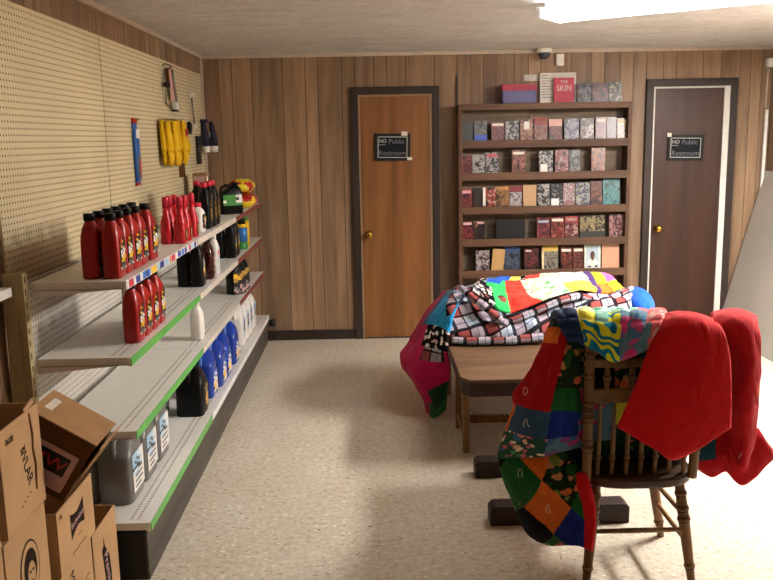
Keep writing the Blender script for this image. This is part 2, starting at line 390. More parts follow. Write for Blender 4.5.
def chalk_sign(x0, x1, z0, z1, label, tape):
    w, h = x1-x0, z1-z0
    r = thing('chalkboard_sign', label, 'sign', (x0, YB-.0165, z0), 0, None)
    r.rotation_euler = (0, math.radians(1.2), 0)
    b = MB(); T = .018
    b.box(0, w, -.018, 0, 0, T, 'black'); b.box(0, w, -.018, 0, h-T, h, 'black'); b.box(0, T, -.018, 0, T, h-T, 'black'); b.box(w-T, w, -.018, 0, T, h-T, 'black')
    b.build('frame', r, .002)
    P('slate', '#16181c', .7, .2); P('chalk', '#b9b9b4', .9, .1); P('chalk_faint', '#71747c', .9, .1)
    MB().box(T, w-T, -.010, 0, T, h-T, 'slate').build('slate_panel', r)
    c = MB(); a, t_ = T+.006, .006
    c.box(a, w-a, -.0112, -.010, a, a+t_, 'chalk'); c.box(a, w-a, -.0112, -.010, h-a-t_, h-a, 'chalk'); c.box(a, a+t_, -.0112, -.010, a, h-a, 'chalk'); c.box(w-a-t_, w-a, -.0112, -.010, a, h-a, 'chalk')
    c.box(a, a+.065, -.0112, -.010, h*.58, h*.58+.003, 'chalk')
    c.build('chalk_border', r)
    X, Z = Vector((1, 0, 0)), Vector((0, 0, 1))
    lettering('chalk_word', 'NO', .042, 'chalk', r, frame((w*.22, -.0105, h*.72), X, Z), .0008)
    lettering('chalk_word', 'Public', .056, 'chalk_faint', r, frame((w*.61, -.0105, h*.71), X, Z+X*.1), .0008)
    lettering('chalk_word', 'Restroom', .058, 'chalk_faint', r, frame((w*.5, -.0105, h*.28), X, Z), .0008)
    tp = MB()
    for q in tape: tp.box(q[0], q[1], -.0195, -.0182, q[2], q[3], 'tape')
    tp.build('tape', r)
    return r
chalk_sign(.045, .340, 1.523, 1.745, 'black framed chalkboard sign on the orange-brown door', [(.22, .27, .205, .24), (.27, .31, .005, .03)])
chalk_sign(2.497, 2.802, 1.478, 1.690, 'black framed chalkboard sign on the dark brown door', [(-.01, .025, .195, .228)])

# wall bits in the back corner and along the ceiling
r = thing('security_camera', 'white and dark dome camera at the ceiling above the bookcase', 'camera', (1.44, YB-.085, ZC))
MB().lathe([(-.035, .058), (-.03, .06), (0, .06)], 'whiteplastic').build('mount', r)
P('smokedome', '#3a4250', .12, .6); MB().lathe([(-.085, .004), (-.082, .02), (-.07, .037), (-.05, .048), (-.034, .05)], 'smokedome').build('dome', r)
o = MB().box(1.55, 1.615, YB-.035, YB-.0, 2.265, 2.36, 'whiteplastic').build('wall_sensor', bevel=.005); tag(o, 'small white sensor box on the wall beside the dome camera', 'sensor')
r = thing('junction_box', 'pale electrical box with conduit high in the right back corner', 'electrical box', (3.325, YB, 2.26))
MB().box(-.025, .035, -.05, 0, -.035, .035, 'whiteplastic').build('box', r, .004)
MB().tube([(-.005, -.012, -.035), (-.012, -.012, -.36)], .008, 'pale_trim').build('conduit', r)

# leaning peg sheet by the right wall
sheet = MB(); Lb, Lt = Vector((2.985, 0, 0)), Vector((3.335, 0, 1.375))
d = (Lt-Lb); n = Vector((-d.z, 0, d.x)).normalized()
ang = math.atan2(d.x, d.z)
R = Matrix.Translation((2.985, 0, .002)) @ Matrix.Rotation(ang, 4, 'Y')
hh = d.length
t = MAT['peg_grey']
sheet.box(-.0, .006, 4.9, 7.17, 0, hh, 'peg_lean', R) if 'peg_lean' in MAT else None
MAT['peg_lean'] = pegboard('grey_leaning_pegboard', '#c2bcb4', '#a39b90', 'Y', 'Z')
sheet = MB().box(0, .006, 4.9, 7.17, 0, hh, 'peg_lean', R)
tag(sheet.build('pegboard_sheet'), 'large grey pegboard sheet leaning against the right wall', 'pegboard')
R2 = Matrix.Translation((3.285, 7.155, .0)) @ Matrix.Rotation(math.radians(.6), 4, 'Y')
tag(MB().box(0, .022, 0, .02, 0, 1.88, 'whiteplastic', R2).build('wood_strip'), 'thin white strip standing upright in the right back corner', 'strip')

# wall pegboards above the shelving
def peg(y0, y1, label):
    o = MB().box(XL+.001, XL+.012, y0, y1, 1.17, 2.243, 'peg_beige').build('wall_pegboard', bevel=.001); tag(o, label, 'pegboard', None)
peg(3.15, 4.488, 'bare beige pegboard panel on the left wall nearest the boxes')
peg(4.498, 7.13, 'beige pegboard panel on the left wall hung with gloves and tools')
tag(MB().box(XL, XL+.06, 2.3, 3.07, 1.16, 1.195, 'white_metal').build('wall_ledge', bevel=.003), 'short pale ledge on the left wall before the shelving', 'ledge')

# ---------------------------------------------------------------- shelving unit
YS = [3.13, 4.463, 5.797, 7.13]
XF = -.918
shelf_unit = thing('display_shelving', 'long white metal store shelving along the left wall', 'shelves', (-1.12, 5.13, 0))
so = Vector((-1.12, 5.13, 0))
def loc(b): b.v = [tuple(Vector(p)-so) for p in b.v]; return b
for i, y in enumerate(YS):
    y0 = y-.05 if i == 0 else y-.02
    b = MB().box(-1.352, -1.272, y0+.006, y0+.045, 0, 1.24, 'khaki_metal').box(-1.346, -1.337, y0, y0+.006, 0, 1.243, 'khaki_metal').box(-1.312, -1.304, y0, y0+.006, 0, 1.243, 'khaki_metal').box(-1.282, -1.272, y0, y0+.006, 0, 1.243, 'khaki_metal')
    for k in range(24): b.box(-1.2725, -1.2712, y0+.012, y0+.02, .1+k*.048, .1+k*.048+.024, 'dark')
    b.box(-1.332, -1.318, y0+.003, y0+.0065, 1.17, 1.182, 'dark')
    loc(b).build('upright', shelf_unit, .002)
for i in range(3):
    y0, y1 = YS[i]+.002, YS[i+1]-.002
    loc(MB().box(-1.33, -1.322, YS[i]+.03, YS[i+1]-.022, .2, 1.19, 'peg_white')).build('back_panel', shelf_unit)
    for z, nm in ((1.198, 's1'), (.906, 's2'), (.614, 's3')):
        b = MB().prism([(-1.268, z), (XF, z), (XF, z-.036), (-.94, z-.03), (-1.268, z-.058)], y0, y1, 'white_metal')
        if nm != 's1' or i > 0: b.box(-1.0, -.992, y0+.03, y1-.03, z, z+.0004, 'perf'); b.box(-.972, -.964, y0+.03, y1-.03, z, z+.0004, 'perf')
        sh = loc(b).build('shelf', shelf_unit, .003)
        key = {0: 'green_strip', 1: 'beige_strip', 2: 'red_strip'}[i]
        if nm == 's1' and i == 0: key = 'white_strip'
        b = MB().box(XF, XF+.004, y0+.002, y1-.012, z-.034, z-.001, key)
        if nm == 's1' and i == 0:
            cols = [('s_red', .04, .06), ('s_navy', .14, .055), ('s_blue', .24, .05), ('s_navy', .29, .035), ('s_blue', .325, .03), ('s_yel', .37, .09), ('s_lblue', .48, .03), ('s_navy', .52, .07), ('s_lblue', .62, .06), ('s_org', .70, .03), ('s_red', .74, .07), ('s_navy', .87, .06), ('s_blue', .95, .05), ('s_navy', 1.02, .045), ('s_red', 1.12, .035), ('s_lblue', 1.17, .05), ('s_navy', 1.25, .04)]
            for c, a, w in cols: b.box(XF+.004, XF+.0048, y0+a, y0+a+w, z-.032, z-.004, c)
        loc(b).build('price_strip', sh)
    # base deck with kick plate
    z = .239
    b = MB().prism([(-1.32, z), (-.888, z), (-.888, z-.036), (-.905, z-.036), (-.905, z-.03), (-1.32, z-.03)], y0, y1, 'white_metal')
    b.box(-.975, -.967, y0+.03, y1-.03, z, z+.0004, 'perf'); b.box(-.947, -.939, y0+.03, y1-.03, z, z+.0004, 'perf')
    dk = loc(b).build('base_deck', shelf_unit, .003)
    loc(MB().box(-.888, -.884, y0+.002, y1-.012, z-.034, z-.001, 'green_strip' if i == 0 else 'white_strip')).build('price_strip', dk)
    loc(MB().box(-1.30, -.912, y0, y1, 0, z-.037, 'black')).build('base_box', shelf_unit)
    loc(MB().box(-.912, -.904, y0, y1, 0, z-.04, 'kick')).build('kick_plate', shelf_unit)
for z in (.906, .614, 1.198):
    loc(MB().box(-1.26, -.93, YS[0]-.002, YS[0]+.002, z-.03, z-.028, 'steel')).build('bracket', shelf_unit)
loc(MB().lathe([(0, .03), (.05, .03)], 'black', R=Matrix.Translation((-.885, 7.12, .17)) @ Matrix.Rotation(PI/2, 4, 'Y'))).build('end_cap', shelf_unit)

# ---------------------------------------------------------------- bottles (labels face +X, the aisle)
def label_cells(x, y0, y1, z0, z1, rows, curve=0.0):
    """rows (top first) of colour keys laid as one label plate"""
    b = MB(); nr = len(rows)
    for i, row in enumerate(rows):
        za, zb = z1-(z1-z0)*(i+1)/nr, z1-(z1-z0)*i/nr
        nc = len(row)
        for j, k in enumerate(row):
            ya, yb = y0+(y1-y0)*j/nc, y0+(y1-y0)*(j+1)/nc
            e = .0015
            b.add([(x, ya, za), (x, yb, za), (x, yb, zb), (x, ya, zb), (x-e, ya, za), (x-e, yb, za), (x-e, yb, zb), (x-e, ya, zb)], [(0, 1, 2, 3), (5, 4, 7, 6), (4, 0, 3, 7), (1, 5, 6, 2), (3, 2, 6, 7), (4, 5, 1, 0)], k)
    return b
K = dict(k='lab_black', w='lab_white', y='lab_yellow', g='lab_grey', b='lab_lblue', r='lab_red', G='lab_green', B='lab_blue', o='lab_gold', p='lab_pink', R='redplastic', T='redplastic2')
def rows(*ss): return [[K[c] for c in s] for s in ss]
def bottle(name, label, cat, body, bm, cap, cm, lab=None, group=None, extra=None, capname='cap'):
    r = thing(name, label, cat, (0, 0, 0), 0, group)
    MB().loft(body, bm, 24).build('body', r)
    c = MB()
    for s_ in (cap if isinstance(cap[0], list) else [cap]): c.loft(s_, cm, 20)
    c.build(capname, r)
    if lab is not None: lab.build('label', r)
    if extra: extra(r)
    return r
def quart(name, label, bm='redplastic', cm='blackcap', lab=True, h=.246):
    s = h/.246
    body = [(0, 0, 0, .030, .050, 5), (.006, 0, 0, .0335, .0535, 5), (.03*s, 0, 0, .034, .054, 5), (.125*s, 0, 0, .034, .054, 5), (.165*s, 0, 0, .033, .051, 4), (.19*s, 0, -.006, .028, .040, 3), (.206*s, 0, -.012, .022, .026, 2.3), (.214*s, 0, -.014, .0185, .0185, 2), (.222*s, 0, -.014, .0185, .0185, 2)]
    cap = [(.219*s, 0, -.014, .0215, .0215, 2), (.244*s, 0, -.014, .0215, .0215, 2), (.246*s, 0, -.014, .019, .019, 2)]
    L = None
    if lab:
        L = label_cells(.0352, -.036, .040, .032*s, .150*s, rows('RRRkkk', 'RRyykk', 'Rkkkkk', 'kyykkk', 'kkkwwk', 'kwwkww', 'kwpwwk', 'kwwpyy', 'kkyyyy', 'kyyyyk', 'kkkkgg', 'kggkgk', 'wggggw') if lab is True else lab)
    return bottle(name, label, 'bottle', body, bm, cap, cm, L)
def place(src, x, y, z, rz=0, label=None, first=False, group=None):
    o = src if first else copy_tree(src)
    o.location = (x, y, z); o.rotation_euler = (0, 0, math.radians(rz))
    if label: o['label'] = label
    if group: o['group'] = group
    return o
ORD = ['nearest', 'second', 'third', 'fourth', 'fifth', 'sixth', 'seventh']
Z1, Z2, Z3, Z0 = 1.1985, .9065, .6145, .2395
q = quart('oil_bottle', 'x')
fy = [3.235, 3.35, 3.465, 3.58, 3.735]
for i, y in enumerate(fy):
    place(q, -.984+random.uniform(-.002, .002), y, Z1, random.uniform(-2, 2), f'red oil bottle on the top shelf, {ORD[i]} from the near end, aisle-side row', i == 0, 'red oil bottles on the top shelf')
for i, y in enumerate([3.24, 3.355, 3.47, 3.585, 3.70, 3.815]):
    place(q, -1.062, y, Z1, random.uniform(-2, 2), f'red oil bottle on the top shelf, {ORD[i]} from the near end, wall-side row', False, 'red oil bottles on the top shelf')
for i, y in enumerate([3.41, 3.529, 3.649, 3.77]):
    place(q, -.975, y, Z2, 0, f'red oil bottle on the second shelf below the price tags, {ORD[i]} of four', False, 'red oil bottles on the second shelf')
# tall red additive bottles
body = [(0, 0, 0, .026, .033, 3), (.005, 0, 0, .029, .037, 3), (.085, 0, 0, .029, .037, 3), (.09, 0, 0, .0275, .035, 3), (.097, 0, 0, .029, .037, 3), (.115, 0, 0, .027, .032, 2.6), (.145, 0, 0, .018, .02, 2), (.155, 0, 0, .016, .017, 2), (.19, 0, 0, .0155, .0155, 2)]
cap = [(.185, 0, 0, .0175, .0175, 2), (.232, 0, 0, .0165, .0165, 2), (.235, 0, 0, .014, .014, 2)]
tb = bottle('additive_bottle', 'x', 'bottle', body, 'redplastic2', cap, 'redcap', label_cells(.0302, -.018, .022, .018, .082, rows('TTTT', 'kkkk', 'kyyk', 'kwkk', 'kyyk', 'kwkk', 'kyyk', 'kkTT')))
for i, (x, y, w) in enumerate([(-1.03, 4.30, 'wall-side row'), (-1.035, 4.395, 'wall-side row'), (-.963, 4.31, 'aisle-side row'), (-1.03, 4.50, 'wall-side row'), (-.963, 4.425, 'aisle-side row'), (-.963, 4.60, 'aisle-side row')]):
    k = [0, 1, 0, 2, 1, 2][i]
    place(tb, x, y, Z1, 0, f'tall red long-necked bottle on the top shelf, {ORD[k]} from near end, {w}', i == 0, 'tall red additive bottles')
# white jugs with red caps
body = [(0, 0, 0, .034, .05, 4), (.006, 0, 0, .037, .053, 4), (.105, 0, 0, .037, .053, 4), (.125, 0, 0, .03, .042, 3), (.14, 0, 0, .018, .02, 2), (.146, 0, 0, .018, .018, 2)]
cap = [(.142, 0, 0, .024, .024, 2), (.165, 0, 0, .023, .023, 2)]
wj = bottle('white_bottle', 'short white bottle with red cap and dark label, nearer one on the top shelf', 'bottle', body, 'whiteplastic', cap, 'redcap', label_cells(.0385, -.04, .045, .02, .1, rows('kkkk', 'kwky', 'kkyw', 'rkwk', 'kkkk')), 'short white bottles on the top shelf')
place(wj, -.985, 4.86, Z1, 0, None, True)
place(wj, -1.07, 4.90, Z1, 0, 'short white bottle with red cap, behind its twin beside the tall black bottles')
# black bottles, red caps
bb = quart('motor_oil_bottle', 'x', 'blackplastic', 'redcap', rows('kkkk', 'kkok', 'kkkk', 'koko', 'kkok', 'koko', 'kkok', 'kkkk'), .272)
for i, (x, y) in enumerate([(-.975, 5.04), (-.972, 5.17), (-.975, 5.30), (-1.055, 5.24)]):
    place(bb, x, y, Z1, 0, ['nearest black bottle with red cap on the top shelf', 'middle black bottle with red cap on the top shelf', 'farthest aisle-side black bottle with red cap on the top shelf', 'black bottle with red cap standing behind the other three'][i], i == 0, 'black red-capped bottles on the top shelf')
# green-labelled jug
def jug_body(w, d, h): return [(0, 0, 0, d*.92, w*.94, 6), (.008, 0, 0, d, w, 6), (h*.60, 0, 0, d, w, 6), (h*.68, 0, w*.06, d*.97, w*.92, 5), (h*.80, 0, w*.30, d*.80, w*.62, 3.5), (h*.88, 0, w*.42, d*.5, w*.36, 2.5), (h*.91, 0, w*.45, .019, .019, 2), (h*.95, 0, w*.45, .019, .019, 2)]
def jug_cap(w, h): return [(h*.92, 0, w*.45, .023, .023, 2), (h, 0, w*.45, .023, .023, 2)]
def handle(w, h, mat, r_=.011):
    def f(r): MB().tube([(0, -w*.72, h*.58), (0, -w*.86, h*.70), (0, -w*.78, h*.84), (0, -w*.40, h*.91), (0, w*.2, h*.88)], r_, mat, 10).build('handle', r)
    return f
gj = bottle('black_jug', 'black jug with green label beside the red and yellow bags on the top shelf', 'jug', jug_body(.08, .05, .22), 'blackplastic', jug_cap(.08, .22), 'blackcap', label_cells(.0512, -.068, .07, .06, .135, rows('GGGGww', 'GGGGkw', 'wGGGww', 'GGGGGG')), None, handle(.08, .22, 'blackplastic'))
place(gj, -.99, 6.05, Z1, -62, None, True)
# red and yellow bags
def bag(label, x, y, z, seed):
    b = MB(); random.seed(seed)
    secs = []
    for i in range(7):
        a = i/6*PI; f = .55+.45*math.sin(a)
        secs.append((.004+i/6*.105, 0, 0, .085*f+.02, .13*f+.02, 3.2))
    b.loft(secs, 'bag_yellow', 28)
    nf = len(b.f)
    kr, ky = b.slot('bag_red'), b.slot('bag_yellow')
    for i in range(nf):
        c = sum((Vector(b.v[k]) for k in b.f[i]), Vector())/len(b.f[i])
        b.mi[i] = kr if (noise.noise(c*14+Vector((seed, 0, 0))) > .02 or c.y > .06) else ky
    b.v = [tuple(Vector(p)*(1+.08*noise.noise(Vector(p)*22+Vector((seed, 3, 1))))) for p in b.v]
    lo = min(p[2] for p in b.v); b.v = [(p[0], p[1], p[2]-lo) for p in b.v]
    r = thing('snack_bag', label, 'bag', (x, y, z), 0, 'red and yellow bags at the end of the top shelf')
    b.build('bag_body', r)
    return r
bag('crinkled red and yellow bag under its twin at the top shelf far end', -.985, 6.62, Z1+.001, 2)
bag('crinkled red and yellow bag on top of its twin at the top shelf end', -.995, 6.60, Z1+.112, 5)
# things at the back of the top shelf
r = thing('product_box', 'upright tan box with dark sides at the back of the top shelf', 'box', (-1.235, 6.30, Z1))
MB().box(-.05, .05, -.07, .07, 0, .28, 'card_lid').build('carton', r, .002)
label_cells(.0515, -.055, .055, .03, .26, rows('wwkk', 'wwkk', 'pprk', 'wwrk', 'ppkk', 'wwkk', 'kkkk')).build('label', r)
MB().box(-.04, .04, -.0715, -.07, .03, .26, 'lab_pink').build('side_label', r)
r = thing('funnel', 'small black funnel at the back of the top shelf', 'funnel', (-1.2, 5.75, Z1))
MB().lathe([(0, .055), (.004, .057), (.07, .02), (.09, .013), (.17, .007), (.172, .005)], 'blackplastic').build('cone', r)
MB().tube([(.05, 0, .02), (.075, 0, .04), (.06, 0, .065)], .005, 'blackplastic').build('hang_tab', r)

# second shelf
b2 = quart('gear_oil_bottle', 'x', 'blackplastic', 'blackcap', rows('kkkkk', 'kkwkk', 'kkkwk', 'kkwkk', 'kwyyk', 'kkyyk', 'kkokk', 'kkkkk'), .27)
place(b2, -.975, 4.735, Z2, 0, 'black bottle with yellow badge on the second shelf beside the brown bottle, aisle side', True, 'black bottles mid second shelf')
place(b2, -1.052, 4.74, Z2, 0, 'black bottle on the second shelf beside the brown bottle, wall side', False, 'black bottles mid second shelf')
body = [(0, 0, 0, .034, .048, 4), (.006, 0, 0, .037, .052, 4), (.15, 0, 0, .037, .052, 4), (.19, 0, 0, .03, .04, 3), (.215, 0, 0, .018, .02, 2), (.225, 0, 0, .018, .018, 2)]
cap = [(.22, 0, 0, .022, .022, 2), (.25, 0, 0, .021, .021, 2)]
br = bottle('brown_bottle', 'translucent dark brown bottle between black and white bottles on the second shelf', 'bottle', body, 'brownplastic', cap, 'brownplastic', label_cells(.0382, -.01, .03, .03, .15, rows('kp', 'pk', 'kp', 'pp', 'kp', 'pk', 'kp')))
place(br, -.968, 4.99, Z2, 0, None, True)
body = [(0, 0, 0, .028, .034, 4), (.005, 0, 0, .031, .037, 4), (.17, 0, 0, .031, .037, 4), (.2, 0, 0, .024, .028, 3), (.215, 0, 0, .017, .018, 2), (.22, 0, 0, .017, .017, 2)]
cap = [(.215, 0, 0, .02, .02, 2), (.245, 0, 0, .019, .019, 2)]
wb = bottle('white_bottle', 'slim white bottle beside the dark brown bottle on the second shelf', 'bottle', body, 'whiteplastic', cap, 'whiteplastic', label_cells(.0322, -.024, .026, .03, .165, rows('bwwb', 'rrrw', 'wrrw', 'wbbw', 'bwwb', 'wwbw', 'bbww')))
place(wb, -.962, 5.16, Z2, 0, None, True)
for i, (x, y) in enumerate([(-.975, 5.90), (-.975, 6.03), (-1.055, 5.9)]):
    place(b2, x, y, Z2, 0, ['plain black bottle far along the second shelf, nearer of the aisle-side pair', 'plain black bottle far along the second shelf, beside the blue and green can', 'plain black bottle far along the second shelf on the wall side'][i], False, 'black bottles far along the second shelf')
r = thing('spray_can', 'blue and green can with yellow bands at the far end of the second shelf', 'can', (-.972, 6.38, Z2))
P('can_blue', '#2d6fb0', .3); P('can_green', '#3a8a3c', .3)
MB().lathe([(0, .04), (.004, .042), (.055, .042)], 'can_green').lathe([(.055, .042), (.16, .042)], 'can_blue').build('body', r)
MB().lathe([(.16, .044), (.185, .044), (.187, .04)], 'lab_yellow').build('lid', r); MB().lathe([(.187, .03), (.23, .028), (.232, .02)], 'blackcap').build('cap', r)
r = thing('yellow_tube', 'slim yellow container behind the blue can on the second shelf', 'container', (-.965, 6.53, Z2))
MB().loft([(0, 0, 0, .03, .022, 4), (.2, 0, 0, .03, .022, 4)], 'lab_yellow').build('body', r); MB().loft([(.2, 0, 0, .02, .018, 2), (.23, 0, 0, .02, .018, 2)], 'lab_green').build('cap', r)
# third shelf
w3 = bottle('white_bottle', 'lone plain white bottle on the third shelf', 'bottle', [(0, 0, 0, .03, .042, 5), (.005, 0, 0, .033, .046, 5), (.14, 0, 0, .033, .046, 5), (.17, 0, 0, .026, .032, 3), (.188, 0, 0, .017, .018, 2), (.192, 0, 0, .017, .017, 2)], 'whiteplastic', [(.188, 0, 0, .02, .02, 2), (.213, 0, 0, .019, .019, 2)], 'whiteplastic', label_cells(.0342, -.03, .03, .03, .13, rows('wwww', 'wwww')))
place(w3, -.985, 4.675, Z3, 0, None, True)
fl = bottle('cleaner_jug', 'x', 'jug', jug_body(.062, .045, .255), 'blackplastic', jug_cap(.062, .255), 'blackcap', label_cells(.0462, -.055, .058, .01, .165, rows('kkkkoo', 'yykooo', 'yyyook', 'ooyykk', 'ookkkk', 'kkkkkk', 'kkkpgk', 'ggkpgg', 'pggkpp', 'kpggpk')))
place(fl, -.99, 6.10, Z3, -40, 'black jug with flame yellow label on the third shelf, nearer of two', True, 'flame-labelled black jugs')
place(fl, -.985, 6.27, Z3, -40, 'black jug with flame yellow label on the third shelf, farther of two', False, 'flame-labelled black jugs')
# base deck
gray = rows('bbbbww', 'bbbwww', 'bbkbww', 'bkbkbw', 'bbkbww', 'kkkkbw', 'bwbkkw', 'wbbwww', 'wggggw', 'wwwwww', 'wggggw', 'wwwwww', 'wgggww', 'wwwwww')
gg = bottle('grey_jug', 'x', 'jug', jug_body(.105, .072, .315), 'greyplastic', jug_cap(.105, .315), 'greyplastic', label_cells(.0732, -.075, .085, .04, .20, gray), None, handle(.105, .315, 'greyplastic', .014))
for i, (x, y) in enumerate([(-1.07, 3.40), (-1.07, 3.63), (-1.07, 3.86), (-1.215, 3.42)]):
    place(gg, x, y, Z0, 0, ['grey gallon jug with blue and white label on the base deck nearest the boxes', 'grey gallon jug with blue and white label, middle of the aisle-side three', 'grey gallon jug with blue and white label, farthest of the aisle-side three', 'grey gallon jug at the back of the base deck behind the nearest one'][i], i == 0, 'grey jugs on the base deck')
sm = bottle('small_bottle', 'small black bottle with orange label on the base deck behind the grey jugs', 'bottle', [(0, 0, 0, .03, .05, 4), (.1, 0, 0, .032, .052, 4), (.15, 0, 0, .025, .035, 3), (.175, 0, 0, .016, .016, 2)], 'blackplastic', [(.172, 0, 0, .02, .02, 2), (.195, 0, 0, .019, .019, 2)], 'blackcap', label_cells(.0332, -.045, .045, .02, .12, rows('yyoo', 'kkkk', 'wwkk', 'kkoo', 'kkkk')))
place(sm, -1.16, 4.46, Z0, 0, None, True)
bk = bottle('black_jug', 'large black jug with gold label on the base deck', 'jug', jug_body(.08, .075, .285), 'blackplastic', jug_cap(.08, .285), 'blackcap', label_cells(.0765, -.03, .065, .02, .17, rows('kkkk', 'kkoo', 'kook', 'kkkk', 'kkoo', 'kooo', 'koyo', 'kooo', 'kkoo', 'kkkk')), None, handle(.08, .285, 'blackplastic', .013))
place(bk, -1.0, 4.50, Z0, 0, None, True)
bl = bottle('washer_fluid_jug', 'x', 'jug', jug_body(.085, .07, .30), 'blueplastic', jug_cap(.085, .30), 'lbluecap', label_cells(.0715, -.05, .06, .03, .15, rows('BBBB', 'BwwB', 'wBBw', 'BwwB', 'wwww', 'wyyw', 'yywy', 'kyyw', 'wwww')), None, handle(.085, .30, 'clearblue', .013))
for i, (x, y) in enumerate([(-1.0, 4.83), (-.985, 5.06), (-.985, 5.25), (-.985, 5.58), (-1.14, 5.08)]):
    place(bl, x, y, Z0, 0, ['blue washer fluid jug on the base deck beside the large black jug', 'blue washer fluid jug with white label, second in the aisle-side row', 'blue washer fluid jug with white label, third in the aisle-side row', 'blue washer fluid jug nearest the white jugs', 'blue washer fluid jug at the back of the base deck'][i], i == 0, 'blue jugs on the base deck')
wg = bottle('white_jug', 'x', 'jug', jug_body(.07, .062, .305), 'whiteplastic', jug_cap(.07, .305), 'whiteplastic', label_cells(.0635, -.05, .05, .06, .21, rows('wbbw', 'bBBb', 'wkBw', 'wkkw', 'bkkb', 'wbbw', 'wwww')), None, handle(.07, .305, 'whiteplastic', .012))
for i, y in enumerate([6.08, 6.27, 6.46, 6.65]):
    place(wg, -1.0, y, Z0, 0, f'white jug at the far end of the base deck, {ORD[i]} of four', i == 0, 'white jugs on the base deck')

# ---------------------------------------------------------------- things on the pegboard
XP = XL+.012
r = thing('wiper_blade_pack', 'blue wiper blade pack hanging on the pegboard', 'wiper blade', (XP+.012, 5.02, 1.65))
MB().box(-.008, .004, -.045, .035, .165, .195, 'lab_red').box(-.008, .004, -.045, .035, -.19, -.175, 'lab_red').box(-.008, .0, -.043, .033, -.175, .165, 'bluepack').build('card_header', r)
MB().loft([(-.16, 0, -.005, .009, .04, 5), (-.1, 0, -.005, .012, .042, 5), (.1, 0, -.005, .012, .042, 5), (.125, 0, -.005, .009, .04, 5)], 'bluepack').build('sleeve', r)
MB().box(.0125, .0135, -.04, .03, .08, .13, 'lab_white').build('label', r); MB().box(.0125, .0135, -.035, .03, -.15, -.02, 'lab_grey').box(.0135, .014, -.01, .02, -.12, -.05, 'lab_red').build('label', r)
MB().tube([(-.012, -.01, .185), (.02, -.01, .185), (.03, -.01, .192)], .003, 'steel').build('hook', r)
# yellow work gloves: each pair hangs on its own
def glove(mb, x, y, z, s=1.0, tilt=0):
    R = Matrix.Translation((x, y, z)) @ Matrix.Rotation(math.radians(tilt), 4, 'X')
    mb.loft([(0, 0, 0, .012, .045*s, 3), (-.05, 0, 0, .014, .043*s, 3), (-.09, .004, 0, .018, .05*s, 3), (-.15, .006, 0, .019, .055*s, 3), (-.17, .006, 0, .015, .053*s, 3)], 'yglove', 16, R)
    for k, (dy, L) in enumerate([(-.04, .075), (-.014, .09), (.013, .092), (.039, .075)]):
        mb.tube([R @ Vector((.005, dy*s, -.16)), R @ Vector((.01, dy*s*1.06, -.16-L*.6)), R @ Vector((.004, dy*s*1.02, -.16-L))], .012, 'yglove', 8, [.0125, .0125, .008])
    mb.tube([R @ Vector((.006, .05*s, -.08)), R @ Vector((.02, .068*s, -.13)), R @ Vector((.016, .07*s, -.18))], .012, 'yglove', 8, [.013, .013, .008])
gl = ['yellow work gloves hanging at the left of the bunch on the pegboard', 'yellow work gloves second from left in the hanging bunch', 'yellow work gloves in the middle of the hanging bunch', 'yellow work gloves with red tag at the right of the hanging bunch']
for i, (y, ti, dx) in enumerate([(5.60, 6, .03), (5.70, 3, .05), (5.81, -3, .04), (5.92, -8, .065)]):
    r = thing('work_gloves', gl[i], 'gloves', (XP, y, 1.845), 0, 'yellow work gloves on the pegboard')
    r.scale = (1, 1, 1.16)
    b = MB(); glove(b, dx, 0, 0, 1.0, ti); b.build('glove', r)
    b = MB(); glove(b, dx+.03, .02, -.005, 1.0, ti-2); b.build('glove', r)
    MB().tube([(0, 0, .006), (dx+.03, 0, .006), (dx+.036, 0, .012)], .0018, 'steel').build('hook', r)
    if i == 3: MB().box(dx+.05, dx+.053, -.03, .04, -.09, -.045, 'lab_red').box(dx+.053, dx+.0535, -.02, .03, -.075, -.06, 'lab_black').build('tag', r)
# clear pack with tool, top
r = thing('tool_pack', 'tan and clear tool pack on a wire hook high on the pegboard', 'tool', (XP, 5.95, 2.07))
MB().tube([(0, -.12, .135), (.02, -.12, .15), (.03, .06, .145), (.0, .08, .14)], .004, 'steel').build('wire_hook', r)
MB().box(.01, .03, -.09, .0, .02, .13, 'card_dark', rot('X', 8)).box(.03, .033, -.05, .03, -.09, .125, 'lab_pink', rot('X', 14)).build('card', r)
MB().tube([(.04, -.02, .12), (.04, .07, -.10)], .009, 'steel').tube([(.02, -.15, .1), (.02, -.16, -.11), (.02, .05, -.13)], .006, 'steel').build('tool', r)
MB().box(.015, .045, .03, .1, -.145, -.09, 'lab_white').build('clasp', r); MB().box(.016, .04, .01, .12, -.157, -.145, 'blackplastic').build('foot', r); MB().box(.015, .03, -.17, -.03, .0, .025, 'lab_black').build('clip', r)
# dip-stick like rods and dark hangers near the corner
r = thing('wire_brush', 'thin pale rod with black end hanging near the pegboard corner', 'tool', (XP, 6.66, 1.95))
MB().box(.005, .035, -.05, -.01, .085, .12, 'whiteplastic').build('top_clip', r); MB().tube([(.02, -.03, .09), (.025, .0, -.12)], .007, 'steel').build('rod', r); MB().box(.005, .04, -.02, .03, -.14, -.11, 'whiteplastic').build('lower_clip', r)
o = MB().loft([(0, .0, 0, .012, .035, 4), (.075, 0, .01, .014, .045, 4), (.08, 0, .01, .01, .04, 4)], 'blackplastic').build('air_freshener', loc=(XP+.016, 6.50, 1.77)); o.rotation_euler = (math.radians(-18), 0, 0); tag(o, 'small black packet hanging right of the yellow gloves', 'packet')
o = MB().box(.0, .02, -.06, .06, -.16, .06, 'lab_black').box(.02, .021, -.05, .05, -.02, .04, 'navy').build('black_card', loc=(XP, 6.84, 1.69), bevel=.003); tag(o, 'tall black card hanging near the corner beside the spray pack', 'packet')
o = MB().box(0, .012, -.08, .07, -.05, .05, 'card_dark').build('wall_tag', loc=(XP, 6.22, 1.505), bevel=.002); tag(o, 'small dark tag on the pegboard below the gloves', 'tag')
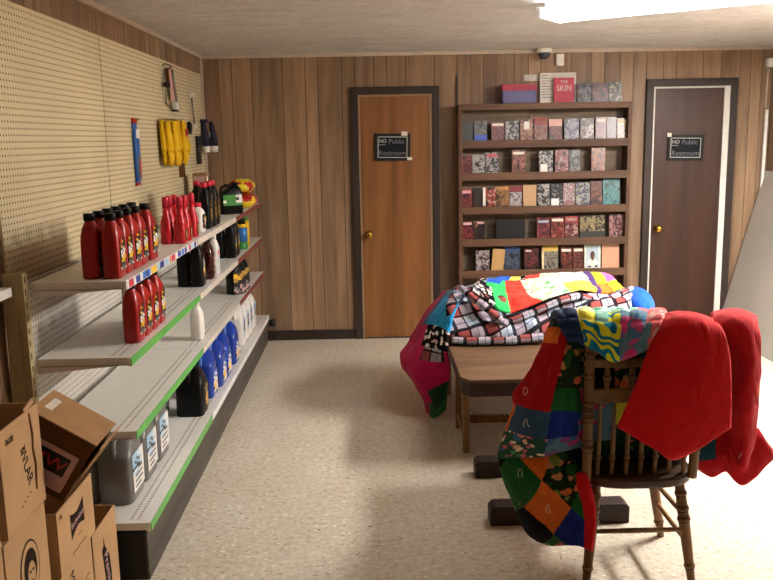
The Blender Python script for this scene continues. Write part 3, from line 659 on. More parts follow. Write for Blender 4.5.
r = thing('spray_pack', 'navy and white hanging pack in the corner of the pegboard', 'pack', (XP, 7.02, 1.62))
for k, (x, y) in enumerate([(.04, 0), (.10, .02)]):
    b = MB().loft([(0, x, y, .026, .03, 2.5), (.04, x, y, .03, .036, 2.5), (.05, x, y, .028, .034, 2.5)], 'whiteplastic')
    b.loft([(.05, x, y, .03, .036, 2.5), (.15, x-.008, y, .028, .03, 2.5), (.2, x-.014, y, .02, .02, 2.2), (.245, x-.02, y, .014, .014, 2)], 'navy'); b.build('bottle', r)
MB().box(.0, .06, -.025, .03, .235, .262, 'navy').build('header', r)
MB().box(.07, .073, -.015, .025, .12, .16, 'lab_lblue').build('label', r)

# ---------------------------------------------------------------- cardboard boxes
CB = P
def carton(name, label, x0, x1, y0, y1, z0, z1, flaps=(), solid=False, wall=.006):
    """open-top carton standing square to the wall"""
    cx, cy = (x0+x1)/2, (y0+y1)/2; r = thing(name, label, 'box', (cx, cy, z0))
    a, b_, h = (x1-x0)/2, (y1-y0)/2, z1-z0; w = wall
    m = MB(); m.box(-a, a, -b_, b_, 0, w, 'card')
    m.box(a-w, a, -b_, b_, w, h, 'card'); m.box(-a, -a+w, -b_, b_, w, h, 'card'); m.box(-a+w, a-w, -b_, -b_+w, w, h, 'card'); m.box(-a+w, a-w, b_-w, b_, w, h, 'card')
    if solid: m.box(-a+w, a-w, -b_+w, b_-w, h-w, h-.0005, 'card')
    m.build('carton', r, .002)
    for (side, ln, an) in flaps:
        f = MB()
        if side == 'far': f.box(-a+.004, a-.004, -w, 0, 0, ln, 'card_lid', Matrix.Translation((0, b_, h)) @ Matrix.Rotation(math.radians(an), 4, 'X'))
        if side == 'near': f.box(-a+.004, a-.004, 0, w, 0, ln, 'card_lid', Matrix.Translation((0, -b_, h)) @ Matrix.Rotation(math.radians(an), 4, 'X'))
        if side == 'right': f.box(-w, 0, -b_+.004, b_-.004, 0, ln, 'card', Matrix.Translation((a, 0, h)) @ Matrix.Rotation(math.radians(an), 4, 'Y'))
        if side == 'left': f.box(0, w, -b_+.004, b_-.004, 0, ln, 'card_lid', Matrix.Translation((-a, 0, h)) @ Matrix.Rotation(math.radians(an), 4, 'Y'))
        f.build('flap', r)
    return r, a, b_, h
YY, ZZ = Vector((0, 1, 0)), Vector((0, 0, 1))
# B lower, A on top
rB, a, b_, h = carton('cardboard_box', 'tan cardboard box with oval portrait print under the torn open box', -1.32, -1.0, 2.135, 2.425, 0, .645, solid=True)
m = MB(); ol = []
def oval(n=28, ry=.05, rz=.072, cy=0, cz=0): return [(cy+ry*math.cos(2*PI*i/n), cz+rz*math.sin(2*PI*i/n)) for i in range(n)]
def plate(m, pts, x, mat, th=.0008):
    n = len(pts); vs = [(x, y, z) for y, z in pts]+[(x+th, y, z) for y, z in pts]
    m.add(vs, [tuple(reversed(range(n))), tuple(range(n, 2*n))]+[(i, (i+1) % n, (i+1) % n+n, i+n) for i in range(n)], mat)
plate(m, oval(ry=.068, rz=.09, cy=.005, cz=.50), a, 'card_print'); plate(m, oval(ry=.062, rz=.084, cy=.005, cz=.50), a+.0009, 'card')
plate(m, oval(ry=.045, rz=.06, cy=.005, cz=.505), a+.0018, 'card_print'); plate(m, oval(ry=.026, rz=.038, cy=.008, cz=.487), a+.0027, 'card'); plate(m, oval(ry=.03, rz=.02, cy=.005, cz=.435), a+.0027, 'card_print')
plate(m, oval(12, .0055, .0045, -.002, .497), a+.0036, 'card_print'); plate(m, oval(12, .0055, .0045, .018, .497), a+.0036, 'card_print'); plate(m, oval(12, .008, .003, .008, .467), a+.0036, 'card_print')
m.build('printed_mark', rB)
rA, a, b_, h = carton('cardboard_box', 'open cardboard box with crumpled side stacked highest at the left edge', -1.34, -1.0, 2.17, 2.445, .6465, .95)
lettering('printed_mark', '0608', .026, 'card_print', rA, frame((a+.0003, -.075, h*.86), YY, ZZ))
lettering('printed_mark', 'WLAR', .055, 'card_print', rA, frame((a+.0003, .02, h*.50), (0, .35, -1), (0, 1, .35)), .0006, .8)
m = MB()
for k in range(3): m.box(a, a+.0006, -.01+k*.012, -.004+k*.012, h*.66, h*.70, 'card_print')
for k in range(4): m.box(a, a+.0006, -.035+k*.02, -.025+k*.02, h*.16+k*.006, h*.17+k*.006, 'card_print')
m.build('printed_mark', rA)
m = MB().tube([(a+.001, .065, h*.97), (a+.003, .075, h*.75), (a+.002, .07, h*.62), (a+.004, .078, h*.45), (a+.001, .072, h*.2)], .003, 'card_in', 6); m.build('crease', rA)
m = MB().box(-.004, .004, -.03, .04, -.002, .014, 'card', Matrix.Translation((a-.006, .075, h)) @ Matrix.Rotation(math.radians(12), 4, 'X')); m.build('torn_edge', rA, .003)
# H nearest left
carton('cardboard_box', 'plain tan cardboard box at the bottom left corner nearest the camera', -1.33, -1.0, 1.80, 2.125, 0, .70, solid=True)
# G under D
rG, a, b_, h = carton('cardboard_box', 'cardboard box at the bottom under the bow-tie printed box', -1.32, -.985, 2.44, 2.745, 0, .375, [], True)
lettering('printed_mark', 'MEM', .05, 'card_print', rG, frame((a+.0003, -.035, h-.075), (0, .2, -1), (0, 1, .2)))
m = MB().box(0, .005, -.20, .025, 0, .21, 'card', Matrix.Translation((a+.03, 0, .10))); m.build('flap', rG); m = MB().box(0, .03, -.20, -.195, 0, .21, 'card_in', Matrix.Translation((a, 0, .10))); m.build('flap', rG)
rD, a, b_, h = carton('cardboard_box', 'cardboard box with dark bow-tie print standing on another box', -1.3, -.98, 2.455, 2.785, .3765, .59, [('left', .1, -30)])
m = MB(); cy, cz = .005, h*.58
bt = [(-.062, .042), (-.03, .030), (0, .024), (.03, .030), (.062, .042), (.062, -.042), (.03, -.030), (0, -.024), (-.03, -.030), (-.062, -.042)]
plate(m, [(cy+y, cz+z+y*.1) for y, z in reversed(bt)], a, 'card_print'); m.build('printed_mark', rD)
lettering('printed_mark', 'Budweiser', .028, 'lab_pink', rD, frame((a+.0010, cy, cz-.001), (0, 1, .1), ZZ))
lettering('printed_mark', '10', .022, 'card_print', rD, frame((a+.0003, -.135, h*.88), YY, ZZ))
m = MB()
for k in range(9): m.box(a, a+.0006, -.06+k*.015, -.05+k*.015, h*.12, h*.135, 'card_print')
for k in range(3): m.box(a, a+.0006, .0+k*.015, .01+k*.015, h*.3, h*.31, 'card_print')
m.build('printed_mark', rD)
# E by the shelving end
rE, a, b_, h = carton('cardboard_box', 'open cardboard box with vertical script banner beside the shelving end', -1.34, -1.0, 2.80, 3.068, 0, .348)
m = MB(); pts = [(-.045, h-.10), (-.025, h-.09), (-.02, h-.06), (-.012, h-.095), (.03, h-.15), (.04, h-.22), (.035, h-.33), (-.01, h-.33), (-.03, h-.20)]
plate(m, list(reversed(pts)), a, 'card_print'); m.build('printed_mark', rE)
lettering('printed_mark', 'Premium', .05, 'lab_pink', rE, frame((a+.001, .005, h-.21), (0, .18, -1), (0, 1, .18)))
# C tilted box on D
rC = thing('cardboard_box', 'tilted brown box with red lettered label lying on the bow-tie box', 'box', (-.972, 2.5, .610))
rC.rotation_euler = (0, math.radians(32), 0)
W, D_, H = .225, .20, .212
m = MB().box(-W, 0, 0, .006, 0, H, 'card_dark').box(-W, 0, D_-.006, D_, 0, H, 'card_dark').box(-W, 0, .006, D_-.006, 0, .006, 'card_dark').box(-.006, 0, .006, D_-.006, .006, H, 'card_dark').box(-W, -W+.006, .006, D_-.006, .006, H, 'card_dark')
m.build('carton', rC, .002)
MB().box(-W, .004, -.004, D_+.004, H, H+.005, 'card_lid').build('lid', rC, .002)
MB().box(0, .005, 0, D_, 0, .13, 'card_lid', Matrix.Translation((.002, 0, H-.13)) @ Matrix.Rotation(math.radians(6), 4, 'Y')).build('flap', rC)
MB().box(-.20, -.175, .06, .15, H+.005, H+.006, 'tape').build('tape', rC)
m = MB().box(-.222, -.022, -.0012, 0, .02, H-.062, 'lab_pink').box(-.205, -.040, -.002, -.0012, .07, H-.078, 'lab_black').box(-.20, -.12, -.002, -.0012, .028, .055, 'lab_black'); m.build('label', rC)
lettering('label_lettering', 'MW', .052, 'lab_red', rC, frame((-.105, -.0024, .100), (1, 0, 0), (0, 0, 1)), .0006, 1.3)

# ---------------------------------------------------------------- bookcase
bcx0, bcx1, bcy = .730, 2.150, 7.03
bc = thing('bookcase', 'brown wooden paperback bookcase against the back wall', 'bookcase', (1.46, 7.11, 0)); bo = Vector((1.46, 7.11, 0))
def bl_(b): b.v = [tuple(Vector(p)-bo) for p in b.v]; return b
for x in (bcx0, bcx1-.03): bl_(MB().box(x, x+.03, bcy, YB-.001, 0, 1.96, 'shelfwood')).build('side_panel', bc, .003)
bl_(MB().box(bcx0+.0, bcx1+.0, bcy-.012, YB-.001, 1.96-.045, 1.965, 'shelfwood')).build('top_board', bc, .003)
bl_(MB().box(bcx0, bcx0+.012, YB-.02, YB-.001, 1.97, 2.20, 'darktrim')).build('edge_strip', bc)
SZ = [1.672, 1.410, 1.131, .862, .598, .33]
bx0, bx1 = bcx0+.03, bcx1-.03
rn = random.Random(4)
for z in SZ:
    bl_(MB().box(bx0, bx1, bcy+.012, YB-.02, z-.03, z-.012, 'shelfwood')).build('shelf', bc)
    bl_(MB().box(bx0, bx1, bcy, bcy+.012, z-.062, z, 'shelfwood')).build('shelf_lip', bc, .002)
tops = [1.915]+[z-.03 for z in SZ]
for hi, lo in zip(tops, [z-.012 for z in SZ]+[.02]):
    cut = bx0+(bx1-bx0)*rn.uniform(.35, .65); mid = lo+(hi-lo)*.52
    m = MB()
    for (za, zb) in ((lo, mid-.006), (mid+.006, hi)):
        m.box(bx0, cut-.003, YB-.018, YB-.006, za, zb, 'backwood'); m.box(cut+.003, bx1, YB-.018, YB-.006, za, zb, 'backwood')
    bl_(m).build('back_slats', bc)
bl_(MB().box(bx0, bx1, bcy+.012, YB-.02, 0, .05, 'shelfwood')).build('plinth', bc)

def bookmat(i, cols, scale):
    t = NT(f'cover_art_{i}'); t.rough(.3, .5)
    v = t.coord('Object', (1, 1, 1), (i*1.37, i*.71, i*.33)); nz = t.noise(v, scale, 3, .6, 1.2)
    k = len(cols)
    t.base(t.ramp(nz.outputs[0], [(.28+.44*j/max(1, k-1), lin(c)) for j, c in enumerate(cols)], True)); return t.m
P('pages', '#d9cfb8', .8)
BN = [0]
def dk_(c): return '#'+''.join('%02x' % int(int(c[k:k+2], 16)*.74) for k in (1, 3, 5))
def book(px0, px1, pyt, pyb, zb, cols, desc, row_words, spine='#5a1c1c', yf=7.075, th=.022, title=None, name='paperback_book', lean=5, roll=0, cat='book', group=None):
    """a book standing face out on a bookcase ledge"""
    i = BN[0]; BN[0] += 1
    A, B = at(px0, pyb, yf), at(px1, pyb, yf); Tt = at((px0+px1)/2, pyt, yf); Bt = at((px0+px1)/2, pyb, yf)
    w = (B-A).length; h = max(.04, (Tt-Bt).length); cx = (A.x+B.x)/2
    MAT[f'bk{i}'] = bookmat(i, [dk_(c) for c in (['#1c1416'] if len(cols) > 2 else [])+cols], 24) if len(cols) > 2 else bookmat(i, cols, 24); MAT[f'bs{i}'] = plain(f'spine_{i}', spine, .35)
    o = MB()
    o.box(-w/2, w/2, 0, .0016, 0, h, f'bk{i}'); o.box(-w/2, w/2, th-.0016, th, 0, h, f'bs{i}'); o.box(-w/2, -w/2+.0016, .0016, th-.0016, 0, h, f'bs{i}')
    o.box(-w/2+.0016, w/2-.002, .0016, th-.0016, .002, h-.002, 'pages')
    if title:
        for (u0, u1, v0, v1, c) in title:
            key = 'tt'+c; P(key, c, .4); o.box(-w/2+u0*w, -w/2+u1*w, -.0006, 0, v0*h, v1*h, key)
    ob = o.build(name, loc=(cx, yf, zb)); ob.rotation_euler = (math.radians(-lean), math.radians(roll), 0)
    return tag(ob, f'{desc}, {row_words}', cat, group)
W_, S_ = '#d8d2cc', '#3a2d2c'
def rowof(n, shelf): return f'{n} on the {shelf}'
NTH = ['first', 'second', 'third', 'fourth', 'fifth', 'sixth', 'seventh', 'eighth', 'ninth', 'tenth', 'eleventh', 'twelfth']
T1 = [(.08, .92, .80, .92, '#d8d0c4')]
T2 = [(.1, .9, .78, .93, '#c9b28a'), (.2, .8, .70, .75, '#d8d0c4')]
T3 = [(0, 1, 0, .34, '#4a64c0')]
T4 = [(0, 1, .70, 1, '#8c2f30'), (.12, .88, .8, .92, '#d8c8b8')]
T5 = [(.1, .6, .05, .4, '#e6e0d8')]
DK = ['#2a2a24', '#4c4a3c', '#262420', '#8f9084']; RD = ['#6a2226', '#a8484a', '#3a1c1e', '#c49080']; TN = ['#8c4a38', '#d0a080', '#6a2c2a', '#e0d6cc']; BW = ['#3a3434', '#d6d2ce', '#5a4c4a', '#8c8480']; BL = ['#5a5a7c', '#c8c6d0', '#4a3c58', '#a89cac']; OR = ['#7a3424', '#d07c4c', '#3e2420', '#b8a088']  # whites are partly cover art, partly sleeve glare painted into the colour
def fill(shelf_i, name, items):
    z = 1.966 if shelf_i < 0 else SZ[shelf_i]-.012
    for k, it in enumerate(items):
        x0, x1, y0, cols, desc = it[:5]; kw = it[5] if len(it) > 5 else {}
        book(x0, x1, y0, it[6] if len(it) > 6 else {0: 141, 1: 175.5, 2: 208, 3: 240, 4: 272}.get(shelf_i, 102), z, cols, desc, (rowof(NTH[k]+' from left', name.replace(' from left', ''))), group='books on the '+name.replace(' from left', ''), **kw)
fill(0, 'top bookcase shelf from left', [
 (462, 473, 121, ['#20261c', '#3c4a34', '#26241f', '#a8aa98'], 'dark green paperback', dict(spine='#1c221a')),
 (474.3, 487, 120, ['#6a6a68', '#a09890', '#7a6658'], 'grey paperback with blue lower band', dict(title=T3, spine='#555555')),
 (491.5, 504.5, 121, RD, 'dark red-brown paperback', dict(title=T1)), (505.6, 519, 120.5, BW, 'dark paperback with painted white glare streaks', {}),
 (520.3, 533.3, 119, TN, 'tan and white paperback', dict(title=[(.3, .7, .55, .9, '#e0d8d0')])), (534.3, 547.5, 117.5, ['#c0907c', '#7a2c2c', '#e0c8b4', '#4a2824'], 'tan and red paperback', dict(title=T4)),
 (549, 562, 119.5, ['#4a3a34', '#a05a58', '#382c2a', '#b89888'], 'dark paperback with pink top', dict(title=[(0, 1, .68, 1, '#d0a09a')])), (564.3, 579, 119, BL, 'bluish paperback with painted white glare slash', {}),
 (580.3, 593.7, 119, ['#6a4638', '#d8ccc4', '#4a3430'], 'brown and white paperback', {}), (595.6, 606.3, 118, RD, 'red paperback', dict(title=T1)),
 (606.8, 616.3, 118.3, ['#6a2a3a', '#5a3a5a', '#a85a5a'], 'purple-red paperback', {}), (617.2, 627, 119.8, ['#c08a60', '#5a3028', '#ddd2c8'], 'orange-tan paperback', dict(title=T2))])
fill(1, 'second bookcase shelf from left', [
 (461, 472, 156.5, RD, 'red and white paperback', {}), (472.6, 485, 156, ['#c8c4c0', '#5a2c30', '#8c7c7c'], 'white and dark red paperback', {}), (485.8, 498.5, 153.8, ['#40404c', '#c8c8cc', '#a84a4c', '#6a7484'], 'grey paperback with red title', dict(title=[(.1, .9, .78, .92, '#b85050')])),
 (512, 525.5, 151.8, ['#a0584c', '#c88474', '#5a2c2c'], 'pinkish tall paperback standing alone', dict(title=T1)), (539, 553, 153.3, BW, 'black and white paperback', dict(title=T5)), (555, 568.5, 152.5, ['#b06a6a', '#dccac8', '#7a2a30'], 'pink and white paperback', {}), (569.2, 580, 153, ['#39403e', '#9ca09c', '#262a2a', '#d0d4d0'], 'grey-green paperback', {}), (591.5, 605, 151.3, OR, 'red-orange paperback standing alone at the right', {})])
fill(2, 'third bookcase shelf from left', [
 (461, 472.3, 188.3, RD, 'red paperback with white title', dict(title=[(.1, .9, .75, .9, '#d89aa0')])), (473.5, 481.5, 188, ['#2c2320', '#3a2f2a'], 'plain dark book', dict(spine='#241c1a')), (483, 496, 187.7, ['#c04a3c', '#e2dcd4', '#2a2022'], 'white and red paperback', dict(title=[(0, .2, .1, 1, '#e2dcd4')])), (496.4, 509, 187.3, ['#8c5a34', '#c49058', '#4a382c', '#5a6a7a'], 'orange-brown paperback', dict(title=[(0, 1, .86, 1, '#b07a3c')])), (509.4, 522, 187, ['#c8bcbc', '#e6e2de', '#8c8484'], 'white paperback with red top', dict(title=[(0, 1, .72, 1, '#7a2a30')])),
 (523.2, 536.4, 186, ['#b4916a', '#b08c64'], 'plain tan book', dict(spine='#9a7850')), (537.4, 549.6, 185.3, BW, 'white and dark paperback', {}), (550.6, 562.4, 185.3, ['#28262a', '#c8c8c8', '#4c4648'], 'black and white paperback', dict(title=[(.05, .7, .02, .35, '#dcdcdc')])), (563.3, 575, 184.8, ['#cfc4c4', '#a8606c', '#e4e0de', '#5a4c4c'], 'white and pink paperback', {}), (575.8, 590, 184.5, ['#c9c8b8', '#4a4f7c', '#a8b078', '#e0e0d8'], 'white and blue paperback', {}), (590.8, 602, 183.5, ['#6a2a26', '#a8704c', '#d0b090'], 'brown-red paperback', {}), (602.8, 619.5, 180, ['#3a8088', '#6ab4b4', '#2f646c', '#8cc8c4'], 'teal patterned book', dict(spine='#2a6068'))])
fill(3, 'fourth bookcase shelf from left', [
 (461, 473, 221.3, RD, 'dark red paperback', dict(title=[(.2, .9, .82, .95, '#d8b0b0')])), (473.6, 485.5, 220.8, ['#3c2a24', '#b07c58', '#241a18'], 'dark brown paperback', dict(title=[(.3, .9, .84, .95, '#c8a098')])),
 (496.2, 525, 220, ['#141418', '#18181c'], 'wide black book lying on its side', dict(spine='#101014', name='hardback_book')), (537, 550, 218.7, RD, 'red paperback with blue title', dict(title=[(.1, .9, .75, .86, '#9aa8c0')])), (551, 564, 218.7, ['#8c2c28', '#c86a58', '#501c1c'], 'bright red paperback', dict(title=T1)), (565, 578, 218.2, ['#8a3a3c', '#d8b8ac', '#43201f'], 'red and white paperback', dict(title=T4)), (580, 604.5, 218, ['#a89468', '#b8a67c', '#9a885c'], 'wide tan book with dark lower band', dict(title=[(0, 1, 0, .3, '#222a24'), (.1, .9, .66, .72, '#6a6040')], spine='#8c7c58', name='hardback_book')), (609, 623, 217.3, ['#5a2024', '#c89494', '#3a1618', '#e0d8d4'], 'dark red paperback with white figure', {})])
fill(4, 'fifth bookcase shelf from left', [
 (476, 489.5, 251.5, ['#8c7474', '#dcdad8', '#9a4c44', '#3a2a2c'], 'white paperback with dark red spine', dict(spine='#6a1c24')), (490.8, 503, 250, ['#b08c5c', '#a98656'], 'plain tan book tilted against its neighbour', dict(spine='#8c6c40', roll=7, yf=7.062)), (504.3, 520, 247, ['#2c3c5c', '#5c6a7c', '#26303c', '#a8acac'], 'dark blue book', dict(title=[(0, 1, .75, 1, '#2f4474')])), (524.3, 538.5, 250.5, ['#231c1e', '#8a3436', '#3c3434', '#a89c90'], 'black and red paperback', dict(title=[(.1, .5, .85, .93, '#c8beb4')])), (542, 558, 247.3, ['#a8a090', '#6c6458', '#cfc8b4'], 'yellow-topped paperback', dict(title=[(0, 1, .74, 1, '#c8a850'), (0, .12, 0, 1, '#d8c898')])), (560.8, 572, 250, ['#6a2420', '#b8583c', '#48201c'], 'red-orange paperback', dict(title=T1)), (573, 583.3, 250, ['#5c2220', '#8c4a40', '#3a1c1a', '#c4a898'], 'dark red paperback', dict(title=T1)),
 (584.3, 600.4, 245, ['#a9b8c4', '#b8c4cc'], 'white magazine with a portrait cover', dict(spine='#c8ccc4', name='magazine', th=.01)), (601.6, 619, 242.5, ['#c49478', '#bf8e72'], 'large plain peach book', dict(spine='#a87a5c'))])
# portrait magazine detail
mg = [o for o in C.objects if o.name.startswith('magazine')][0]
P('mg_pale', '#d3d8cc', .4); P('mg_skin', '#5a382c', .5); P('mg_hair', '#1c1618', .6); P('mg_shirt', '#dcd6d0', .5)
w = max(v.co.x for v in mg.data.vertices); h = max(v.co.z for v in mg.data.vertices)
m = MB()
for (u0, u1, v0, v1) in ((0, 1, .82, 1), (0, .12, 0, .82), (.88, 1, 0, .82), (.12, .88, 0, .05)): m.box(-w+2*w*u0, -w+2*w*u1, -.0012, -.0004, v0*h, v1*h, 'mg_pale')
def disc(cx, cz, rx, rz, y, mat):
    n = 18; vs = [(cx+rx*math.cos(2*PI*i/n), y+d, cz+rz*math.sin(2*PI*i/n)) for d in (0, -.0006) for i in range(n)]
    m.add(vs, [tuple(range(n)), tuple(reversed(range(n, 2*n)))]+[(i, (i+1) % n, (i+1) % n+n, i+n) for i in range(n)], mat)
disc(0, h*.22, w*.66, h*.16, -.0006, 'mg_shirt'); disc(0, h*.50, w*.28, h*.15, -.0012, 'mg_hair'); disc(0, h*.45, w*.22, h*.145, -.0018, 'mg_skin')
m.box(-w*.5, -w*.2, -.002, -.0012, h*.06, h*.12, 'mg_hair'); m.box(w*.3, w*.6, -.002, -.0012, h*.06, h*.13, 'mg_hair')
m.build('cover_portrait', mg); lettering('cover_title', 'LOOK', .036, 'mg_hair', mg, frame((0, -.0014, h*.90), (1, 0, 0), (0, 0, 1)), .0004, 1.1)
# on top of the bookcase
fill(-1, 'bookcase top', [
 (578, 591.5, 82.5, ['#3c3a44', '#9c98a0', '#5a5660', '#c8c4c4'], 'grey paperback with pale spine', dict(yf=7.10, lean=6, spine='#d8d4d0')), (592.3, 608.5, 83, ['#5c3c46', '#a8646c', '#6a6470'], 'mauve and red paperback', dict(yf=7.10, lean=6)), (609.3, 622, 81.5, ['#4a4238', '#d8d2c0', '#2c2824'], 'dark book with cream pattern', dict(yf=7.10, lean=6))])
for o_ in C.objects:
    if o_.get('group') == 'books on the bookcase top': o_['label'] = o_['label'].replace(' on the bookcase top', ' right of the framed page')
r = thing('storage_box', 'blue box with red lid lying on the bookcase top', 'box', (1.228, 7.10, 1.966))
P('boxblue', '#5a5a86', .5); P('boxred', '#a03048', .5)
MB().box(-.137, .137, -.06, .06, 0, .10, 'boxblue').build('body', r, .003); MB().box(-.14, .14, -.063, .063, .10, .15, 'boxred').build('lid', r, .003)
r = thing('framed_sheet', 'large white framed page leaning on the wall above the bookcase', 'frame', (1.565, 7.135, 1.966)); r.rotation_euler = (math.radians(-6), 0, 0)
P('paper', '#d8d4cc', .6)
MB().box(-.15, .15, 0, .012, 0, .245, 'paper').build('sheet', r, .001)
m = MB().box(-.138, .144, -.0004, 0, .018, .23, 'paper')
for k in range(9): m.box(-.135, -.135+.07+.02*((k*7) % 3-1), -.0006, 0, .22-k*.022, .226-k*.022, 'lab_grey')
m.box(.13, .142, -.0006, 0, .02, .15, 'lab_grey'); m.build('print', r)
r = thing('red_book', 'red book with white lettered title in front of the white framed page', 'book', (1.605, 7.095, 1.966)); r.rotation_euler = (math.radians(-6), 0, 0)
P('redcover', '#b03048', .45)
MB().box(-.083, .083, 0, .02, 0, .2, 'redcover').build('cover', r, .001)
MB().box(-.081, .083, .003, .017, .199, .2005, 'pages').build('page_block', r)
lettering('cover_title', 'SKIN', .07, 'paper', r, frame((0, -.0004, .115), (1, 0, 0), (0, 0, 1)), .0005, .85); lettering('cover_title', 'THE', .035, 'paper', r, frame((.0, -.0004, .168), (1, 0, 0), (0, 0, 1)), .0005)
r2 = MB().box(0, .12, -.004, 0, 0, .05, 'paper').build('paper_strip', loc=(1.292, YB-.001, 2.15)); tag(r2, 'small white paper strip stuck to the wall above the blue box', 'paper')

# ---------------------------------------------------------------- table and trestle
TZ = .465
tb = thing('coffee_table', 'low worn wooden table under the plaid quilt', 'table', (.92, 4.95, 0)); to = Vector((.92, 4.95, 0))
def tl(b): b.v = [tuple(Vector(p)-to) for p in b.v]; return b
x0, x1, y0, y1 = .452, 1.42, 4.235, 5.75
cc = .04
tl(MB().slab([(x0+cc, y0), (x1-cc, y0), (x1, y0+cc*1.6), (x1, y1-cc), (x1-cc, y1), (x0+cc, y1), (x0, y1-cc), (x0, y0+cc*1.6)], TZ-.022, TZ, 'tablewood')).build('tabletop', tb, .004)
tl(MB().slab([(x0+cc+.006, y0+.008), (x1-cc-.006, y0+.008), (x1-.01, y0+cc*1.6), (x1-.01, y1-cc), (x1-cc, y1-.01), (x0+cc, y1-.01), (x0+.01, y1-cc), (x0+.01, y0+cc*1.6)], TZ-.095, TZ-.022, 'tabledark')).build('apron', tb, .003)
for yy in (4.43, 4.83, 5.5):
    for xx in (.496, 1.36): tl(MB().box(xx-.018, xx+.018, yy-.018, yy+.018, 0, TZ-.09, 'chairwood')).build('leg', tb, .004)
for xx in (.496, 1.36): tl(MB().box(xx-.012, xx+.012, 4.448, 4.812, .07, .10, 'chairwood')).build('stretcher', tb, .003)
tl(MB().box(.514, 1.342, 4.815, 4.845, .03, .075, 'chairwood')).build('stretcher', tb, .003)

tr = thing('trestle_table', 'dark trestle table hidden under the patchwork quilt behind the chair', 'table', (.95, 3.8, 0)); tro = Vector((.95, 3.8, 0))
def trl(b): b.v = [tuple(Vector(p)-tro) for p in b.v]; return b
for yy in (3.56, 4.10): trl(MB().prism([(.50, 0), (1.12, 0), (1.12, .075), (1.10, .092), (.52, .092), (.50, .075)], yy-.045, yy+.045, 'runner')).build('foot', tr, .006)
for yy in (3.56, 4.10): trl(MB().box(.88, .95, yy-.04, yy+.04, .092, .66, 'runner')).build('post', tr, .004)
trl(MB().box(.885, .945, 3.60, 4.06, .30, .36, 'runner')).build('beam', tr, .003)
trl(MB().box(.84, 1.34, 3.44, 4.16, .66, .69, 'runner')).build('tabletop', tr, .004)

# ---------------------------------------------------------------- windsor chair, back to the camera
ch = thing('wooden_chair', 'brown spindle-back wooden chair draped with the patchwork quilt', 'chair', (.985, 3.17, 0)); cho = Vector((.985, 3.17, 0))
def cl(b): b.v = [tuple(Vector(p)-cho) for p in b.v]; return b
SZT = .452
seat = []
for i in range(40):
    a_ = 2*PI*i/40; ca, sa = math.cos(a_), math.sin(a_)
    seat.append((.985+.222*math.copysign(abs(ca)**(.62), ca), 3.17+.235*math.copysign(abs(sa)**(.62), sa)))
cl(MB().slab(seat, SZT-.042, SZT, 'seatwood')).build('seat', ch, .012, segs=3)
def turned(p0, p1, r0, r1, rings=(), bulge=.25, mat='chairwood', N=14):
    p0, p1 = Vector(p0), Vector(p1); d = p1-p0; L = d.length
    R = Matrix.Translation(p0) @ d.to_track_quat('Z', 'Y').to_matrix().to_4x4()
    prof = []; K_ = 28
    for i in range(K_+1):
        u = i/K_; r_ = r0+(r1-r0)*u; r_ *= 1+bulge*math.sin(PI*u)
        prof.append((u*L, r_))
    b = MB().lathe(prof, mat, N=N, R=R)
    for u in rings:
        r_ = (r0+(r1-r0)*u)*(1+bulge*math.sin(PI*u))
        b.lathe([(u*L-.008, r_*.95), (u*L-.004, r_+.004), (u*L+.004, r_+.004), (u*L+.008, r_*.95)], mat, N=N, R=R)
        b.lathe([(u*L-.0115, r_+.0012), (u*L-.0085, r_+.0012)], 'ringdark', N=N, R=R); b.lathe([(u*L+.0085, r_+.0012), (u*L+.0115, r_+.0012)], 'ringdark', N=N, R=R)
    return b
legs = [((.79, 2.985, 0), (.835, 3.03, SZT-.04)), ((1.198, 2.985, 0), (1.148, 3.03, SZT-.04)), ((1.215, 3.385, 0), (1.13, 3.32, SZT-.04)), ((.77, 3.385, 0), (.84, 3.32, SZT-.04))]
for p0, p1 in legs: cl(turned(p0, p1, .014, .017, (.18, .62, .72, .86), .35)).build('leg', ch)
def lp(k, u): a_, b_ = Vector(legs[k][0]), Vector(legs[k][1]); return a_+(b_-a_)*u
for k1, k2, u in ((0, 1, .52), (3, 2, .82), (0, 3, .40), (0, 3, .66), (1, 2, .40), (1, 2, .66)):
    cl(turned(lp(k1, u), lp(k2, u), .008, .008, (.3, .7) if k1 == 3 else (), .25)).build('stretcher', ch)
PL0, PL1 = Vector((.785, 2.99, SZT-.02)), Vector((.779, 2.955, 1.0)); PR0, PR1 = Vector((1.182, 2.99, SZT-.02)), Vector((1.20, 2.955, 1.0))
for p0, p1 in ((PL0, PL1), (PR0, PR1)): cl(turned(p0, p1, .018, .015, (.22, .27, .43, .48, .53, .72, .86), .12)).build('back_post', ch)
def bk_(z, x): f = (z-SZT)/(1.0-SZT); return Vector((x, 2.99-.035*f, z))
def rail(z0, z1, th=.016):
    return cl(MB().box(.792, 1.178, bk_((z0+z1)/2, 0).y-th/2, bk_((z0+z1)/2, 0).y+th/2, z0, z1, 'chairwood'))
rail(.925, 1.0, .02).build('crest_rail', ch, .004); rail(.872, .905).build('back_rail', ch, .004); rail(.735, .79).build('back_rail', ch, .004)
for i in range(4):
    x = .845+i*.09; cl(turned(bk_(.788, x), bk_(.874, x), .008, .008, (.5,), .4)).build('short_spindle', ch)
for i in range(7):
    x = .825+i*.0535; cl(turned(bk_(SZT-.005, x), bk_(.737, x), .0075, .0055, (.25,), .4)).build('spindle', ch)

